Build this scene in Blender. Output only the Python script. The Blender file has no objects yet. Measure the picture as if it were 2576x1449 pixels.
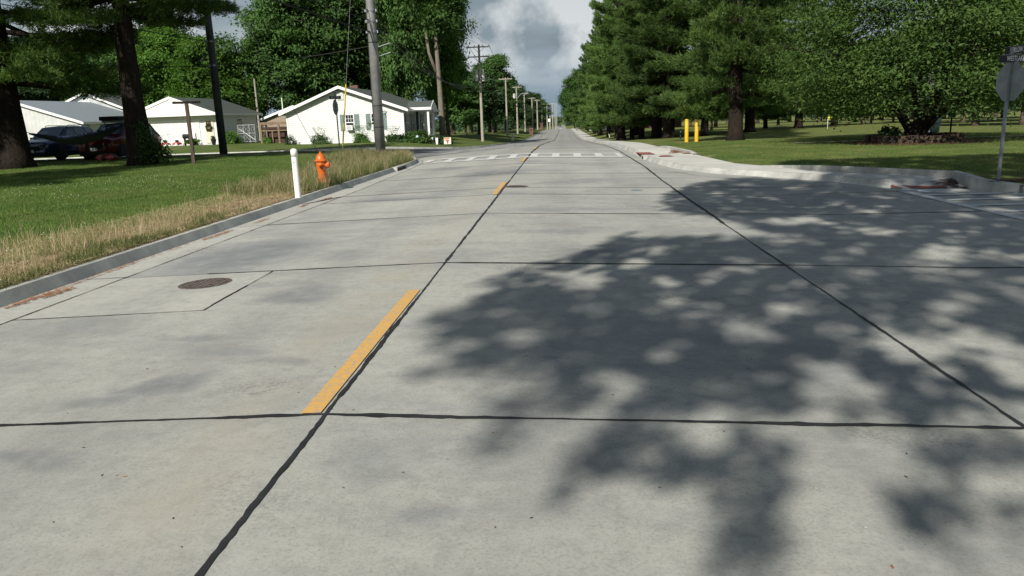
import bpy, math, random
import numpy as np
from mathutils import Vector, Matrix
from mathutils.geometry import delaunay_2d_cdt
R = math.radians
scn = bpy.context.scene
COL = scn.collection
# ---------------------------------------------------------------- camera
PITCH, YAW, ROLL, H = .2229, .0720, -.0359, 1.65
cd = bpy.data.cameras.new('camera'); cam = bpy.data.objects.new('camera', cd); COL.objects.link(cam)
cd.sensor_width = 36; cd.lens = 1907/2576*36; cd.clip_start = .05; cd.clip_end = 6000
_sy, _cy, _sp, _cp = math.sin(YAW), math.cos(YAW), math.sin(PITCH), math.cos(PITCH)
_M = Matrix(((_cy, -_sy*_sp, _sy*_cp), (_sy, _cy*_sp, -_cy*_cp), (0, _cp, _sp)))
cam.matrix_world = Matrix.Translation((0, 0, H)) @ (_M @ Matrix.Rotation(ROLL, 3, 'Z')).to_4x4()
scn.camera = cam
# ---------------------------------------------------------------- light
SAZ, SEL = R(20), R(38)                       # light travels towards +Y, turned SAZ to +X
SD = Vector((math.sin(SAZ)*math.cos(SEL), math.cos(SAZ)*math.cos(SEL), -math.sin(SEL)))
sl = bpy.data.lights.new('sun', 'SUN'); sl.energy = 5; sl.angle = R(.55); sl.color = (1, .955, .87)
so = bpy.data.objects.new('sun', sl); COL.objects.link(so); so.rotation_euler = SD.to_track_quat('-Z', 'Y').to_euler()
so.location = (0, 0, 60)
scn.view_settings.view_transform = 'Standard'; scn.view_settings.look = 'None'
scn.view_settings.exposure = 0.2; scn.view_settings.gamma = 1
W = bpy.data.worlds.new('World'); scn.world = W; W.use_nodes = True
def world():
    nt = W.node_tree; N = nt.nodes; L = nt.links; N.clear()
    out = N.new('ShaderNodeOutputWorld'); bg = N.new('ShaderNodeBackground'); bg.inputs[1].default_value = 1
    sky = N.new('ShaderNodeTexSky'); sky.sky_type = 'NISHITA'; sky.sun_disc = False
    sky.sun_elevation = SEL; sky.sun_rotation = math.pi+SAZ; sky.altitude = 100; sky.air_density = 1.2; sky.dust_density = 2.0; sky.ozone_density = 1.5
    sc = N.new('ShaderNodeVectorMath'); sc.operation = 'SCALE'; sc.inputs['Scale'].default_value = .062
    L.new(sky.outputs[0], sc.inputs[0])
    tc = N.new('ShaderNodeTexCoord'); sep = N.new('ShaderNodeSeparateXYZ'); L.new(tc.outputs['Generated'], sep.inputs[0])
    # project the view direction on a flat cloud layer, so clouds flatten towards the horizon
    mz = N.new('ShaderNodeMath'); mz.operation = 'MAXIMUM'; L.new(sep.outputs[2], mz.inputs[0]); mz.inputs[1].default_value = 0
    ad = N.new('ShaderNodeMath'); ad.operation = 'ADD'; L.new(mz.outputs[0], ad.inputs[0]); ad.inputs[1].default_value = .10
    dv = N.new('ShaderNodeVectorMath'); dv.operation = 'DIVIDE'; L.new(tc.outputs['Generated'], dv.inputs[0])
    cb = N.new('ShaderNodeCombineXYZ')
    for i in range(3): L.new(ad.outputs[0], cb.inputs[i])
    L.new(cb.outputs[0], dv.inputs[1])
    def noise(s, d, r, src, off=(0, 0, 0)):
        mp = N.new('ShaderNodeMapping'); mp.inputs['Location'].default_value = off; L.new(src, mp.inputs[0])
        n = N.new('ShaderNodeTexNoise'); n.inputs['Scale'].default_value = s; n.inputs['Detail'].default_value = d; n.inputs['Roughness'].default_value = r
        L.new(mp.outputs[0], n.inputs['Vector']); return n.outputs[0]
    def ramp(src, stops):
        r = N.new('ShaderNodeValToRGB'); e = r.color_ramp.elements
        while len(e) < len(stops): e.new(.5)
        for k, (p, c) in zip(e, stops): k.position = p; k.color = (*c, 1)
        L.new(src, r.inputs[0]); return r.outputs[0]
    def mix(f, a, b):
        m = N.new('ShaderNodeMix'); m.data_type = 'RGBA'; L.new(f, m.inputs[0]); L.new(a, m.inputs[6]); L.new(b, m.inputs[7]); return m.outputs[2]
    n1 = noise(.55, 5, .55, dv.outputs[0], (3.1, .4, 0))
    cover = ramp(n1, [(.30, (.35,)*3), (.52, (1,)*3)])
    tone = ramp(noise(.6, 4, .5, dv.outputs[0], (7.3, 2.2, 0)), [(.34, (.17, .215, .25)), (.5, (.26, .315, .355)), (.66, (.41, .455, .48))])
    zc = ramp(sep.outputs[2], [(.28, (1,)*3), (.6, (.2,)*3)]); cm_ = N.new('ShaderNodeMath'); cm_.operation = 'MULTIPLY'; L.new(cover, cm_.inputs[0]); L.new(zc, cm_.inputs[1]); cover = cm_.outputs[0]
    c1 = mix(cover, sc.outputs[0], tone)
    # low cumulus puffs near the horizon
    n2 = noise(7.5, 6, .55, tc.outputs['Generated'], (1.0, 0, .35))
    puff = ramp(n2, [(.50, (0,)*3), (.62, (1,)*3)])
    band = ramp(sep.outputs[2], [(.02, (0,)*3), (.06, (1,)*3), (.15, (.8,)*3), (.24, (.0,)*3)])
    mm = N.new('ShaderNodeMath'); mm.operation = 'MULTIPLY'; L.new(puff, mm.inputs[0]); L.new(band, mm.inputs[1])
    wc = N.new('ShaderNodeRGB'); wc.outputs[0].default_value = (.62, .65, .66, 1)
    c2 = mix(mm.outputs[0], c1, wc.outputs[0])
    lp = ramp(sep.outputs[2], [(.0, (1,)*3), (.09, (0,)*3)])
    hz = N.new('ShaderNodeRGB'); hz.outputs[0].default_value = (.22, .30, .37, 1)
    c3 = mix(lp, c2, hz.outputs[0])
    L.new(c3, bg.inputs[0]); L.new(bg.outputs[0], out.inputs[0])
world()
scn.cycles.max_bounces = 6; scn.cycles.transparent_max_bounces = 8

# ---------------------------------------------------------------- terrain
def prof(P, y):
    if y <= P[0][0]: return P[0][1]
    for (a, b), (c, d) in zip(P, P[1:]):
        if y <= c: return b+(d-b)*(y-a)/(c-a)
    return P[-1][1]
PR = [(36, 0), (48, -.2), (60, -.55), (86, -1.25), (113, -2.0), (140, -2.35), (180, -2.65), (265, -3.2), (400, -7), (600, -9.6), (1000, -12)]
PL = [(5, .0), (25, .12), (36, .3), (39, .27), (44, -.02), (62, -.05), (80, -.2), (100, -.6), (150, -1.5), (250, -3), (400, -7), (600, -9.6), (1000, -12)]
PQ = [(36, 0), (45, -.1), (70, -.5), (120, -1.2), (200, -2.3), (300, -3.4), (400, -5), (600, -8), (1000, -12)]
def sm(t): t = max(0., min(1., t)); return t*t*(3-2*t)
def zg(x, y):
    r = prof(PR, y)
    if x < -7: w = sm((-x-7)/7); r = r*(1-w)+w*(prof(PL, y)+.2*sm((-x-20)/8)*sm((y-50)/8)*sm((100-y)/20))
    elif x > 5: w = sm((x-5)/7); r = r*(1-w)+w*prof(PQ, y)
    return r
def zroad(x, y): return zg(x, y)-.028*min(abs(x+1.395), 6)*(1-.6*sm((abs(x+1.4)-9)/10))
def zlawn(x, y): return zg(x, y)+.02
def ray(xv, yv):
    a = (xv-1288)/1907; b = -(yv-724.5)/1907
    c, s = math.cos(ROLL), math.sin(ROLL); a, b = a*c-b*s, a*s+b*c
    return (-_sy*_cp+a*_cy-b*_sy*_sp, _cy*_cp+a*_sy+b*_cy*_sp, -_sp+b*_cp)
def proj(x, y, z):
    z -= H; a = x*_cy+y*_sy; w = -x*_sy*_cp+y*_cy*_cp-z*_sp; b = -x*_sy*_sp+y*_cy*_sp+z*_cp
    if w < .1: return (-9e9, -9e9)
    a /= w; b /= w; c, s = math.cos(ROLL), math.sin(ROLL); a, b = a*c+b*s, -a*s+b*c
    return (1288+1907*a, 724.5-1907*b)
def G(xv, yv, f=zlawn):                      # ground point seen along a survey ray
    d = ray(xv, yv); t = 1.
    while t < 4000 and H+d[2]*t > f(d[0]*t, d[1]*t): t *= 1.01
    a, b = t/1.01, t
    for _ in range(30):
        m = (a+b)/2
        if H+d[2]*m < f(d[0]*m, d[1]*m): b = m
        else: a = m
    return (d[0]*a, d[1]*a, H+d[2]*a)
def AT(xv, yv, y):
    d = ray(xv, yv); t = y/d[1]; return Vector((d[0]*t, y, H+d[2]*t))

# ---------------------------------------------------------------- materials
class NT:
    def __init__(s, name):
        s.m = bpy.data.materials.new(name); s.m.use_nodes = True; s.t = s.m.node_tree; s.t.nodes.clear()
        s.out = s.t.nodes.new('ShaderNodeOutputMaterial'); s.tc = s.t.nodes.new('ShaderNodeTexCoord')
        g = s.t.nodes.new('ShaderNodeNewGeometry'); s.pos = g.outputs['Position']; s.obj = s.tc.outputs['Object']
    def L(s, a, b): s.t.links.new(a, b)
    def n(s, typ, **k):
        q = s.t.nodes.new(typ)
        for a, b in k.items(): setattr(q, a, b)
        return q
    def map(s, src, scale=(1, 1, 1), loc=(0, 0, 0), rot=(0, 0, 0)):
        q = s.n('ShaderNodeMapping'); q.inputs['Scale'].default_value = scale; q.inputs['Location'].default_value = loc; q.inputs['Rotation'].default_value = rot
        s.L(src, q.inputs[0]); return q.outputs[0]
    def noise(s, src, sc, det=4, ro=.55, dist=0):
        q = s.n('ShaderNodeTexNoise'); q.inputs['Scale'].default_value = sc; q.inputs['Detail'].default_value = det; q.inputs['Roughness'].default_value = ro; q.inputs['Distortion'].default_value = dist
        s.L(src, q.inputs['Vector']); return q.outputs[0]
    def ramp(s, src, stops, inter='LINEAR'):
        r = s.n('ShaderNodeValToRGB'); r.color_ramp.interpolation = inter; e = r.color_ramp.elements
        while len(e) < len(stops): e.new(.5)
        for k, (p, c) in zip(e, stops):
            k.position = p; k.color = (*(c if isinstance(c, tuple) else (c, c, c)), 1)
        s.L(src, r.inputs[0]); return r.outputs[0]
    def rgb(s, c): q = s.n('ShaderNodeRGB'); q.outputs[0].default_value = (*c, 1); return q.outputs[0]
    def mix(s, f, a, b, mode='MIX'):
        m = s.n('ShaderNodeMix', data_type='RGBA', blend_type=mode)
        for i, v in ((0, f), (6, a), (7, b)):
            if isinstance(v, (int, float)) and i == 0: m.inputs[0].default_value = v
            elif isinstance(v, tuple): m.inputs[i].default_value = (*v, 1)
            else: s.L(v, m.inputs[i])
        return m.outputs[2]
    def math(s, op, a, b=0.):
        m = s.n('ShaderNodeMath', operation=op)
        for i, v in ((0, a), (1, b)):
            if isinstance(v, (int, float)): m.inputs[i].default_value = v
            else: s.L(v, m.inputs[i])
        return m.outputs[0]
    def bump(s, h, st=.3, d=.02):
        b = s.n('ShaderNodeBump'); b.inputs['Strength'].default_value = st; b.inputs['Distance'].default_value = d; s.L(h, b.inputs['Height']); return b.outputs[0]
    def end(s, col, rough=.8, bump=None, metal=0, spec=.3, trans=0.):
        p = s.n('ShaderNodeBsdfPrincipled')
        if isinstance(col, tuple): p.inputs['Base Color'].default_value = (*col, 1)
        else: s.L(col, p.inputs['Base Color'])
        if isinstance(rough, (int, float)): p.inputs['Roughness'].default_value = rough
        else: s.L(rough, p.inputs['Roughness'])
        p.inputs['Metallic'].default_value = metal; p.inputs['Specular IOR Level'].default_value = spec
        if bump is not None: s.L(bump, p.inputs['Normal'])
        last = p.outputs[0]
        if trans:
            t = s.n('ShaderNodeBsdfTranslucent')
            if isinstance(col, tuple): t.inputs[0].default_value = (*col, 1)
            else:
                hs = s.mix(1., col, (1.15, 1.25, .6), 'MULTIPLY'); s.L(hs, t.inputs[0])
            mx = s.n('ShaderNodeMixShader'); mx.inputs[0].default_value = trans; s.L(last, mx.inputs[1]); s.L(t.outputs[0], mx.inputs[2]); last = mx.outputs[0]
        s.L(last, s.out.inputs[0]); return s.m
def plain(name, c, rough=.6, metal=0, spec=.4, var=.15, sc=6.):
    n = NT(name); v = n.noise(n.obj, sc, 4)
    col = n.mix(n.ramp(v, [(.35, 0.), (.65, 1.)]), tuple(x*(1-var) for x in c), tuple(min(1, x*(1+var)) for x in c))
    return n.end(col, rough, None, metal, spec)
M = {}
STAINS = [(-4.38, 10.05, 1.46, 1.48, 0.75), (-2.77, 4.71, 0.44, 0.28, 0.7), (-3.06, 4.41, 0.45, 0.22, 0.45), (-2.6, 7.14, 0.55, 0.46, 0.6), (-2.97, 5.71, 0.39, 0.19, 0.4), (-2.91, 3.64, 0.38, 0.15, 0.5), (-2.12, 23.08, 1.35, 1.54, 0.8), (-3.61, 16.74, 1.17, 0.73, 0.5), (0.29, 9.25, 0.97, 0.49, 0.5), (-1.02, 3.55, 0.27, 0.28, 0.35), (-0.58, 2.97, 0.16, 0.21, 0.4), (0.0, 11.22, 1.06, 0.4, 0.4), (-4.62, 7.36, 0.43, 0.35, 0.35), (-2.09, 5.14, 0.27, 0.19, 0.4), (1.13, 26.18, 1.47, 1.04, 0.5), (-3.96, 26.52, 0.93, 1.12, 0.5), (-2.92, 9.64, 0.57, 0.63, 0.4)]
def mk():
    # concrete road: slab tone, drifting stains, fine aggregate, asphalt-grey part on the side street
    n = NT('concrete_road'); P = n.pos; sp = n.n('ShaderNodeSeparateXYZ'); n.L(P, sp.inputs[0])
    base = n.mix(n.ramp(n.noise(P, .35, 5, .6), [(.35, 0.), (.65, 1.)]), (.33, .332, .298), (.41, .408, .362))
    st = n.ramp(n.noise(n.map(P, (.45, .9, 1), (4, 1, 0), (0, 0, .4)), .55, 6, .66, .6), [(.50, 0.), (.66, 1.)])
    c = n.mix(n.math('MULTIPLY', st, .62), base, (.165, .18, .195))
    st2 = n.ramp(n.noise(n.map(P, (.25, 1.2, 1)), 1.3, 4, .6), [(.5, 0.), (.75, 1.)])
    c = n.mix(n.math('MULTIPLY', st2, .4), c, (.18, .19, .195))
    c = n.mix(n.math('MULTIPLY', n.ramp(n.noise(P, 60, 3, .7), [(.3, 1.), (.52, 0.)]), .45), c, (.12, .12, .115))
    c = n.mix(n.math('MULTIPLY', n.ramp(n.noise(P, 260, 2, .6), [(.4, 0.), (.62, 1.)]), .3), c, (.5, .5, .46))
    # individual dark stains, soft edged and uneven
    wob = n.n('ShaderNodeVectorMath', operation='SUBTRACT'); nz = n.n('ShaderNodeTexNoise'); nz.inputs['Scale'].default_value = .9; nz.inputs['Detail'].default_value = 5; n.L(P, nz.inputs['Vector']); n.L(nz.outputs['Color'], wob.inputs[0]); wob.inputs[1].default_value = (.5, .5, .5)
    ws = n.n('ShaderNodeVectorMath', operation='SCALE'); n.L(wob.outputs[0], ws.inputs[0]); ws.inputs['Scale'].default_value = 1.3
    wp = n.n('ShaderNodeVectorMath', operation='ADD'); n.L(P, wp.inputs[0]); n.L(ws.outputs[0], wp.inputs[1]); tot = None
    for sx, sy, rx, ry, k in STAINS:
        q = n.n('ShaderNodeVectorMath', operation='LENGTH'); n.L(n.map(wp.outputs[0], (1/rx, 1/ry, 0), (-sx/rx, -sy/ry, 0)), q.inputs[0])
        v = n.math('MULTIPLY', n.ramp(q.outputs['Value'], [(.35, 1.), (1., 0.)]), k); tot = v if tot is None else n.math('MAXIMUM', tot, v)
    tot = n.math('MULTIPLY', tot, n.ramp(n.noise(P, 3.5, 5, .7), [(.3, .6), (.6, 1.)]))
    c = n.mix(tot, c, (.12, .135, .152))
    # paler gutter strip and the patch poured round the manhole, tone of each slab
    def box(ax, lo, hi, e=.012):
        a = n.ramp(n.math('MULTIPLY', n.math('SUBTRACT', ax, lo), 1/e), [(0, 0.), (1, 1.)]); b2 = n.ramp(n.math('MULTIPLY', n.math('SUBTRACT', hi, ax), 1/e), [(0, 0.), (1, 1.)]); return n.math('MULTIPLY', a, b2)
    X, Y = sp.outputs[0], sp.outputs[1]
    gm = n.math('MULTIPLY', box(X, -6., -5.35), box(Y, -10., 30.)); pm_ = n.math('MULTIPLY', box(X, -5.35, -3.47), box(Y, 6.78, 8.67))
    c = n.mix(n.math('MULTIPLY', n.math('MAXIMUM', gm, pm_), .5), c, (.48, .475, .42))
    wt = None
    for tx in (-4.3, -2.7, -.1, 1.5):
        b3 = n.ramp(n.math('ABSOLUTE', n.math('SUBTRACT', X, tx)), [(.12, 1.), (.5, 0.)]); wt = b3 if wt is None else n.math('MAXIMUM', wt, b3)
    c = n.mix(n.math('MULTIPLY', n.math('MULTIPLY', wt, .3), n.ramp(n.noise(n.map(P, (1, .25, 1)), 1.6, 5, .7), [(.35, .2), (.65, 1.)])), c, (.17, .175, .178))
    cell = n.n('ShaderNodeCombineXYZ'); n.L(n.math('FLOOR', n.math('MULTIPLY', n.math('ADD', X, 1.4), 1/3.9)), cell.inputs[0]); n.L(n.math('FLOOR', n.math('MULTIPLY', n.math('SUBTRACT', Y, 4.03), 1/4.59)), cell.inputs[1])
    wn = n.n('ShaderNodeTexWhiteNoise'); n.L(cell.outputs[0], wn.inputs[0]); hv = n.n('ShaderNodeHueSaturation'); n.L(c, hv.inputs['Color']); n.L(n.math('ADD', n.math('MULTIPLY', wn.outputs[0], .14), .93), hv.inputs['Value']); c = hv.outputs[0]
    c = n.mix(n.math('MULTIPLY', n.ramp(n.noise(P, 9, 5, .75), [(.45, 0.), (.62, 1.)]), .28), c, (.2, .2, .19))
    c = n.mix(n.math('MULTIPLY', n.ramp(n.noise(P, 3.3, 6, .75), [(.5, 0.), (.66, 1.)]), .22), c, (.47, .47, .44))
    # scaled, pitted spots
    pit = n.math('MULTIPLY', n.ramp(n.noise(P, .8, 3, .5), [(.6, 0.), (.68, 1.)]), n.ramp(n.noise(P, 34, 4, .7), [(.5, 0.), (.56, 1.)]))
    c = n.mix(n.math('MULTIPLY', pit, .5), c, (.13, .13, .13))
    # tan rubbed strip left of the centre joint
    dx = n.math('ABSOLUTE', n.math('ADD', sp.outputs[0], 1.85)); tan = n.math('MULTIPLY', n.ramp(dx, [(.1, 1.), (.42, 0.)]), n.ramp(n.noise(P, 1.1, 4), [(.4, 0.), (.6, 1.)]))
    c = n.mix(n.math('MULTIPLY', tan, .4), c, (.36, .32, .25))
    # worn bituminous surface where the side street meets, and further down the road
    a = n.math('SUBTRACT', n.math('MULTIPLY', sp.outputs[0], -1.), 6.6); a = n.ramp(n.math('ADD', n.math('MULTIPLY', a, .8), n.math('MULTIPLY', n.noise(P, .8, 3), .5)), [(.2, 0.), (.5, 1.)])
    b = n.ramp(n.math('MULTIPLY', n.math('SUBTRACT', sp.outputs[1], 33.6), .25), [(.0, 0.), (.6, 1.)])
    asp = n.mix(n.noise(n.map(P, (.15, 1, 1)), 2.5, 5, .7), (.11, .112, .116), (.24, .24, .235))
    c = n.mix(n.math('MULTIPLY', n.math('MULTIPLY', a, b), .9), c, asp)
    f = n.math('MULTIPLY', n.ramp(n.math('MULTIPLY', n.math('SUBTRACT', sp.outputs[1], 35.), .02), [(0., 0.), (.4, 1.)]), n.ramp(n.noise(n.map(P, (.12, .5, 1)), 1.6, 5, .7), [(.35, .35), (.65, 1.)]))
    c = n.mix(n.math('MULTIPLY', f, .6), c, (.17, .17, .17))
    M['road'] = n.end(c, .85, n.bump(n.noise(P, 90, 4, .7), .25, .004), spec=.25)
    n = NT('concrete_curb'); P = n.pos
    c = n.mix(n.ramp(n.noise(P, 1.4, 5, .6), [(.35, 0.), (.65, 1.)]), (.32, .325, .305), (.52, .52, .475))
    c = n.mix(n.math('MULTIPLY', n.ramp(n.noise(P, 5, 5, .7), [(.5, 0.), (.7, 1.)]), .35), c, (.2, .2, .19))
    M['curb'] = n.end(c, .9, n.bump(n.noise(P, 50, 4, .7), .4, .01), spec=.2)
    n = NT('concrete_walk'); P = n.pos
    c = n.mix(n.ramp(n.noise(P, .9, 5, .6), [(.35, 0.), (.65, 1.)]), (.43, .425, .385), (.55, .545, .5))
    c = n.mix(n.math('MULTIPLY', n.ramp(n.noise(P, 30, 3, .7), [(.5, 0.), (.7, 1.)]), .25), c, (.3, .3, .27))
    M['walk'] = n.end(c, .9, n.bump(n.noise(P, 70, 4, .7), .25, .006), spec=.2)
    n = NT('lawn_ground'); P = n.pos; sp = n.n('ShaderNodeSeparateXYZ'); n.L(P, sp.inputs[0])
    g = n.mix(n.ramp(n.noise(P, 1.1, 6, .65), [(.3, 0.), (.7, 1.)]), (.06, .105, .024), (.105, .155, .038))
    g = n.mix(n.math('MULTIPLY', n.ramp(n.noise(P, .35, 4, .6), [(.42, 0.), (.62, 1.)]), .55), g, (.165, .175, .055))
    # dry, straw-coloured patches, stronger on the park side
    d = n.math('MULTIPLY', n.ramp(n.noise(n.map(P, (1, 1, 1), (9, 3, 0)), .55, 5, .65), [(.48, 0.), (.66, 1.)]), n.ramp(n.math('MULTIPLY', n.math('ADD', sp.outputs[0], 6.), .09), [(0., .25), (1., 1.)]))
    g = n.mix(n.math('MULTIPLY', d, .85), g, (.33, .30, .12))
    g = n.mix(n.ramp(n.math('MULTIPLY', sp.outputs[0], .1), [(.4, 0.), (.9, .45)]), g, (.17, .19, .06))
    fine = n.noise(P, 28, 5, .8)
    g = n.mix(n.math('MULTIPLY', n.ramp(fine, [(.38, 1.), (.52, 0.)]), .6), g, (.035, .055, .014))
    g = n.mix(n.math('MULTIPLY', n.ramp(fine, [(.55, 0.), (.72, 1.)]), .4), g, (.24, .27, .11))
    # bare soil and thatch in the verge behind the kerb
    e = n.math('ABSOLUTE', n.math('ADD', sp.outputs[0], 6.75))
    v = n.ramp(n.math('MULTIPLY', n.math('ADD', e, n.math('MULTIPLY', n.noise(P, 1.2, 5, .7), 1.2)), .3), [(.5, 1.), (.62, 0.)])
    v = n.math('MULTIPLY', v, n.ramp(n.math('MULTIPLY', sp.outputs[1], .01), [(.19, 1.), (.23, .35), (.36, .3), (.4, 0.)]))
    soil = n.mix(n.noise(P, 22, 5, .8), (.13, .095, .055), (.46, .36, .23))
    g = n.mix(v, g, soil)
    M['lawn'] = n.end(g, .95, n.bump(fine, .9, .05), spec=.1)
mk()
M['tar'] = plain('joint_sealant', (.022, .022, .022), .6, var=.3)
M['crack'] = plain('saw_cut_joint', (.07, .068, .062), .9, var=.3)
def paint(name, c, wear):
    n = NT(name); P = n.pos
    w = n.math('MULTIPLY', n.ramp(n.noise(P, 26, 7, .85), [(.46, 0.), (.60, 1.)]), wear)
    return n.end(n.mix(w, n.mix(n.noise(P, 3, 4), tuple(x*.88 for x in c), c), (.3, .3, .28)), .7, n.bump(n.noise(P, 120, 3), .2, .003))
M['yellow_paint'] = paint('yellow_road_paint', (.70, .39, .08), .8)
M['white_paint'] = paint('white_road_paint', (.68, .68, .65), .6)
M['tactile'] = plain('brick_red_tactile', (.28, .085, .06), .8)
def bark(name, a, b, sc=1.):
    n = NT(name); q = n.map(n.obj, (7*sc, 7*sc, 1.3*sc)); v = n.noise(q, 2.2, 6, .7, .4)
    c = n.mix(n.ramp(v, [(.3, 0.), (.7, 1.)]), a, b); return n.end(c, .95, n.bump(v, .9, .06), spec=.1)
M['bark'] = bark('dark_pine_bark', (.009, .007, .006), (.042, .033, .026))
M['bark2'] = bark('grey_brown_bark', (.04, .032, .024), (.15, .125, .095))
M['bark3'] = bark('pale_bark', (.11, .095, .075), (.27, .235, .19))
M['deadwood'] = bark('bleached_dead_wood', (.2, .17, .13), (.42, .37, .3))
def leaf(name, a, b, c, trans=.3, sc=.55):
    n = NT(name); oi = n.n('ShaderNodeObjectInfo')
    v = n.ramp(n.noise(n.obj, sc, 4, .7), [(.35, 0.), (.65, 1.)]); col = n.mix(v, a, b)
    col = n.mix(n.math('MULTIPLY', n.ramp(n.noise(n.obj, 3.2, 2, .6), [(.5, 0.), (.7, 1.)]), .6), col, c)
    hv = n.n('ShaderNodeHueSaturation'); n.L(col, hv.inputs['Color'])
    n.L(n.math('ADD', n.math('MULTIPLY', oi.outputs['Random'], .5), .75), hv.inputs['Value'])
    return n.end(hv.outputs[0], .65, None, 0, .25, trans)
M['pine'] = leaf('pine_needles', (.042, .085, .022), (.115, .195, .045), (.17, .25, .065), .3)
M['leaf'] = leaf('broad_leaves', (.04, .09, .022), (.072, .145, .034), (.11, .19, .045), .32)
M['leaf_bright'] = leaf('fresh_green_leaves', (.06, .14, .02), (.11, .22, .035), (.16, .27, .05), .42)
M['leaf_dark'] = leaf('dark_green_leaves', (.025, .058, .022), (.045, .092, .03), (.07, .12, .04), .25)
M['leaf_far'] = leaf('far_leaves', (.03, .065, .03), (.05, .09, .04), (.06, .1, .045), .2)  # slightly bluish: distance haze put into the leaf colour
M['leaf_olive'] = leaf('olive_green_leaves', (.03, .062, .015), (.062, .112, .024), (.115, .175, .038), .32)
M['blade'] = leaf('grass_blades', (.085, .165, .03), (.135, .235, .05), (.2, .27, .09), .35, .8)
M['blade_tall'] = leaf('tall_grass_blades', (.09, .14, .035), (.16, .19, .06), (.28, .26, .12), .3, 1.2)
M['straw'] = leaf('dry_straw', (.34, .27, .15), (.5, .41, .25), (.6, .52, .35), .25, 2.)
M['needles_orange'] = plain('fallen_pine_needles', (.3, .12, .045), .9, var=.35, sc=30)
M['mulch'] = plain('bark_mulch', (.085, .035, .02), .95, var=.5, sc=20)

# ---------------------------------------------------------------- mesh helpers
def tag(o, label=None, cat=None, group=None, kind=None):
    for k, v in (('label', label), ('category', cat), ('group', group), ('kind', kind)):
        if v: o[k] = v
    return o
def empty(name, loc=(0, 0, 0), rz=0, label=None, cat=None, group=None):
    o = bpy.data.objects.new(name, None); COL.objects.link(o); o.location = loc; o.rotation_euler = (0, 0, rz); o.empty_display_size = .2
    return tag(o, label, cat, group)
def addobj(name, me, mat, parent=None, smooth=False):
    if mat is not None and not me.materials: me.materials.append(mat)
    if smooth: me.polygons.foreach_set('use_smooth', [True]*len(me.polygons))
    o = bpy.data.objects.new(name, me); COL.objects.link(o)
    if parent: o.parent = parent
    return o
def mesh_np(name, V, Fc):                     # V (n,3), Fc (m,k) arrays
    V = np.asarray(V, dtype=np.float32); Fc = np.asarray(Fc, dtype=np.int32); me = bpy.data.meshes.new(name)
    me.vertices.add(len(V)); me.vertices.foreach_set('co', V.ravel())
    k = Fc.shape[1]; me.loops.add(Fc.size); me.loops.foreach_set('vertex_index', Fc.ravel())
    me.polygons.add(len(Fc)); me.polygons.foreach_set('loop_start', np.arange(0, Fc.size, k, dtype=np.int32))
    me.update(calc_edges=True); return me
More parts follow.
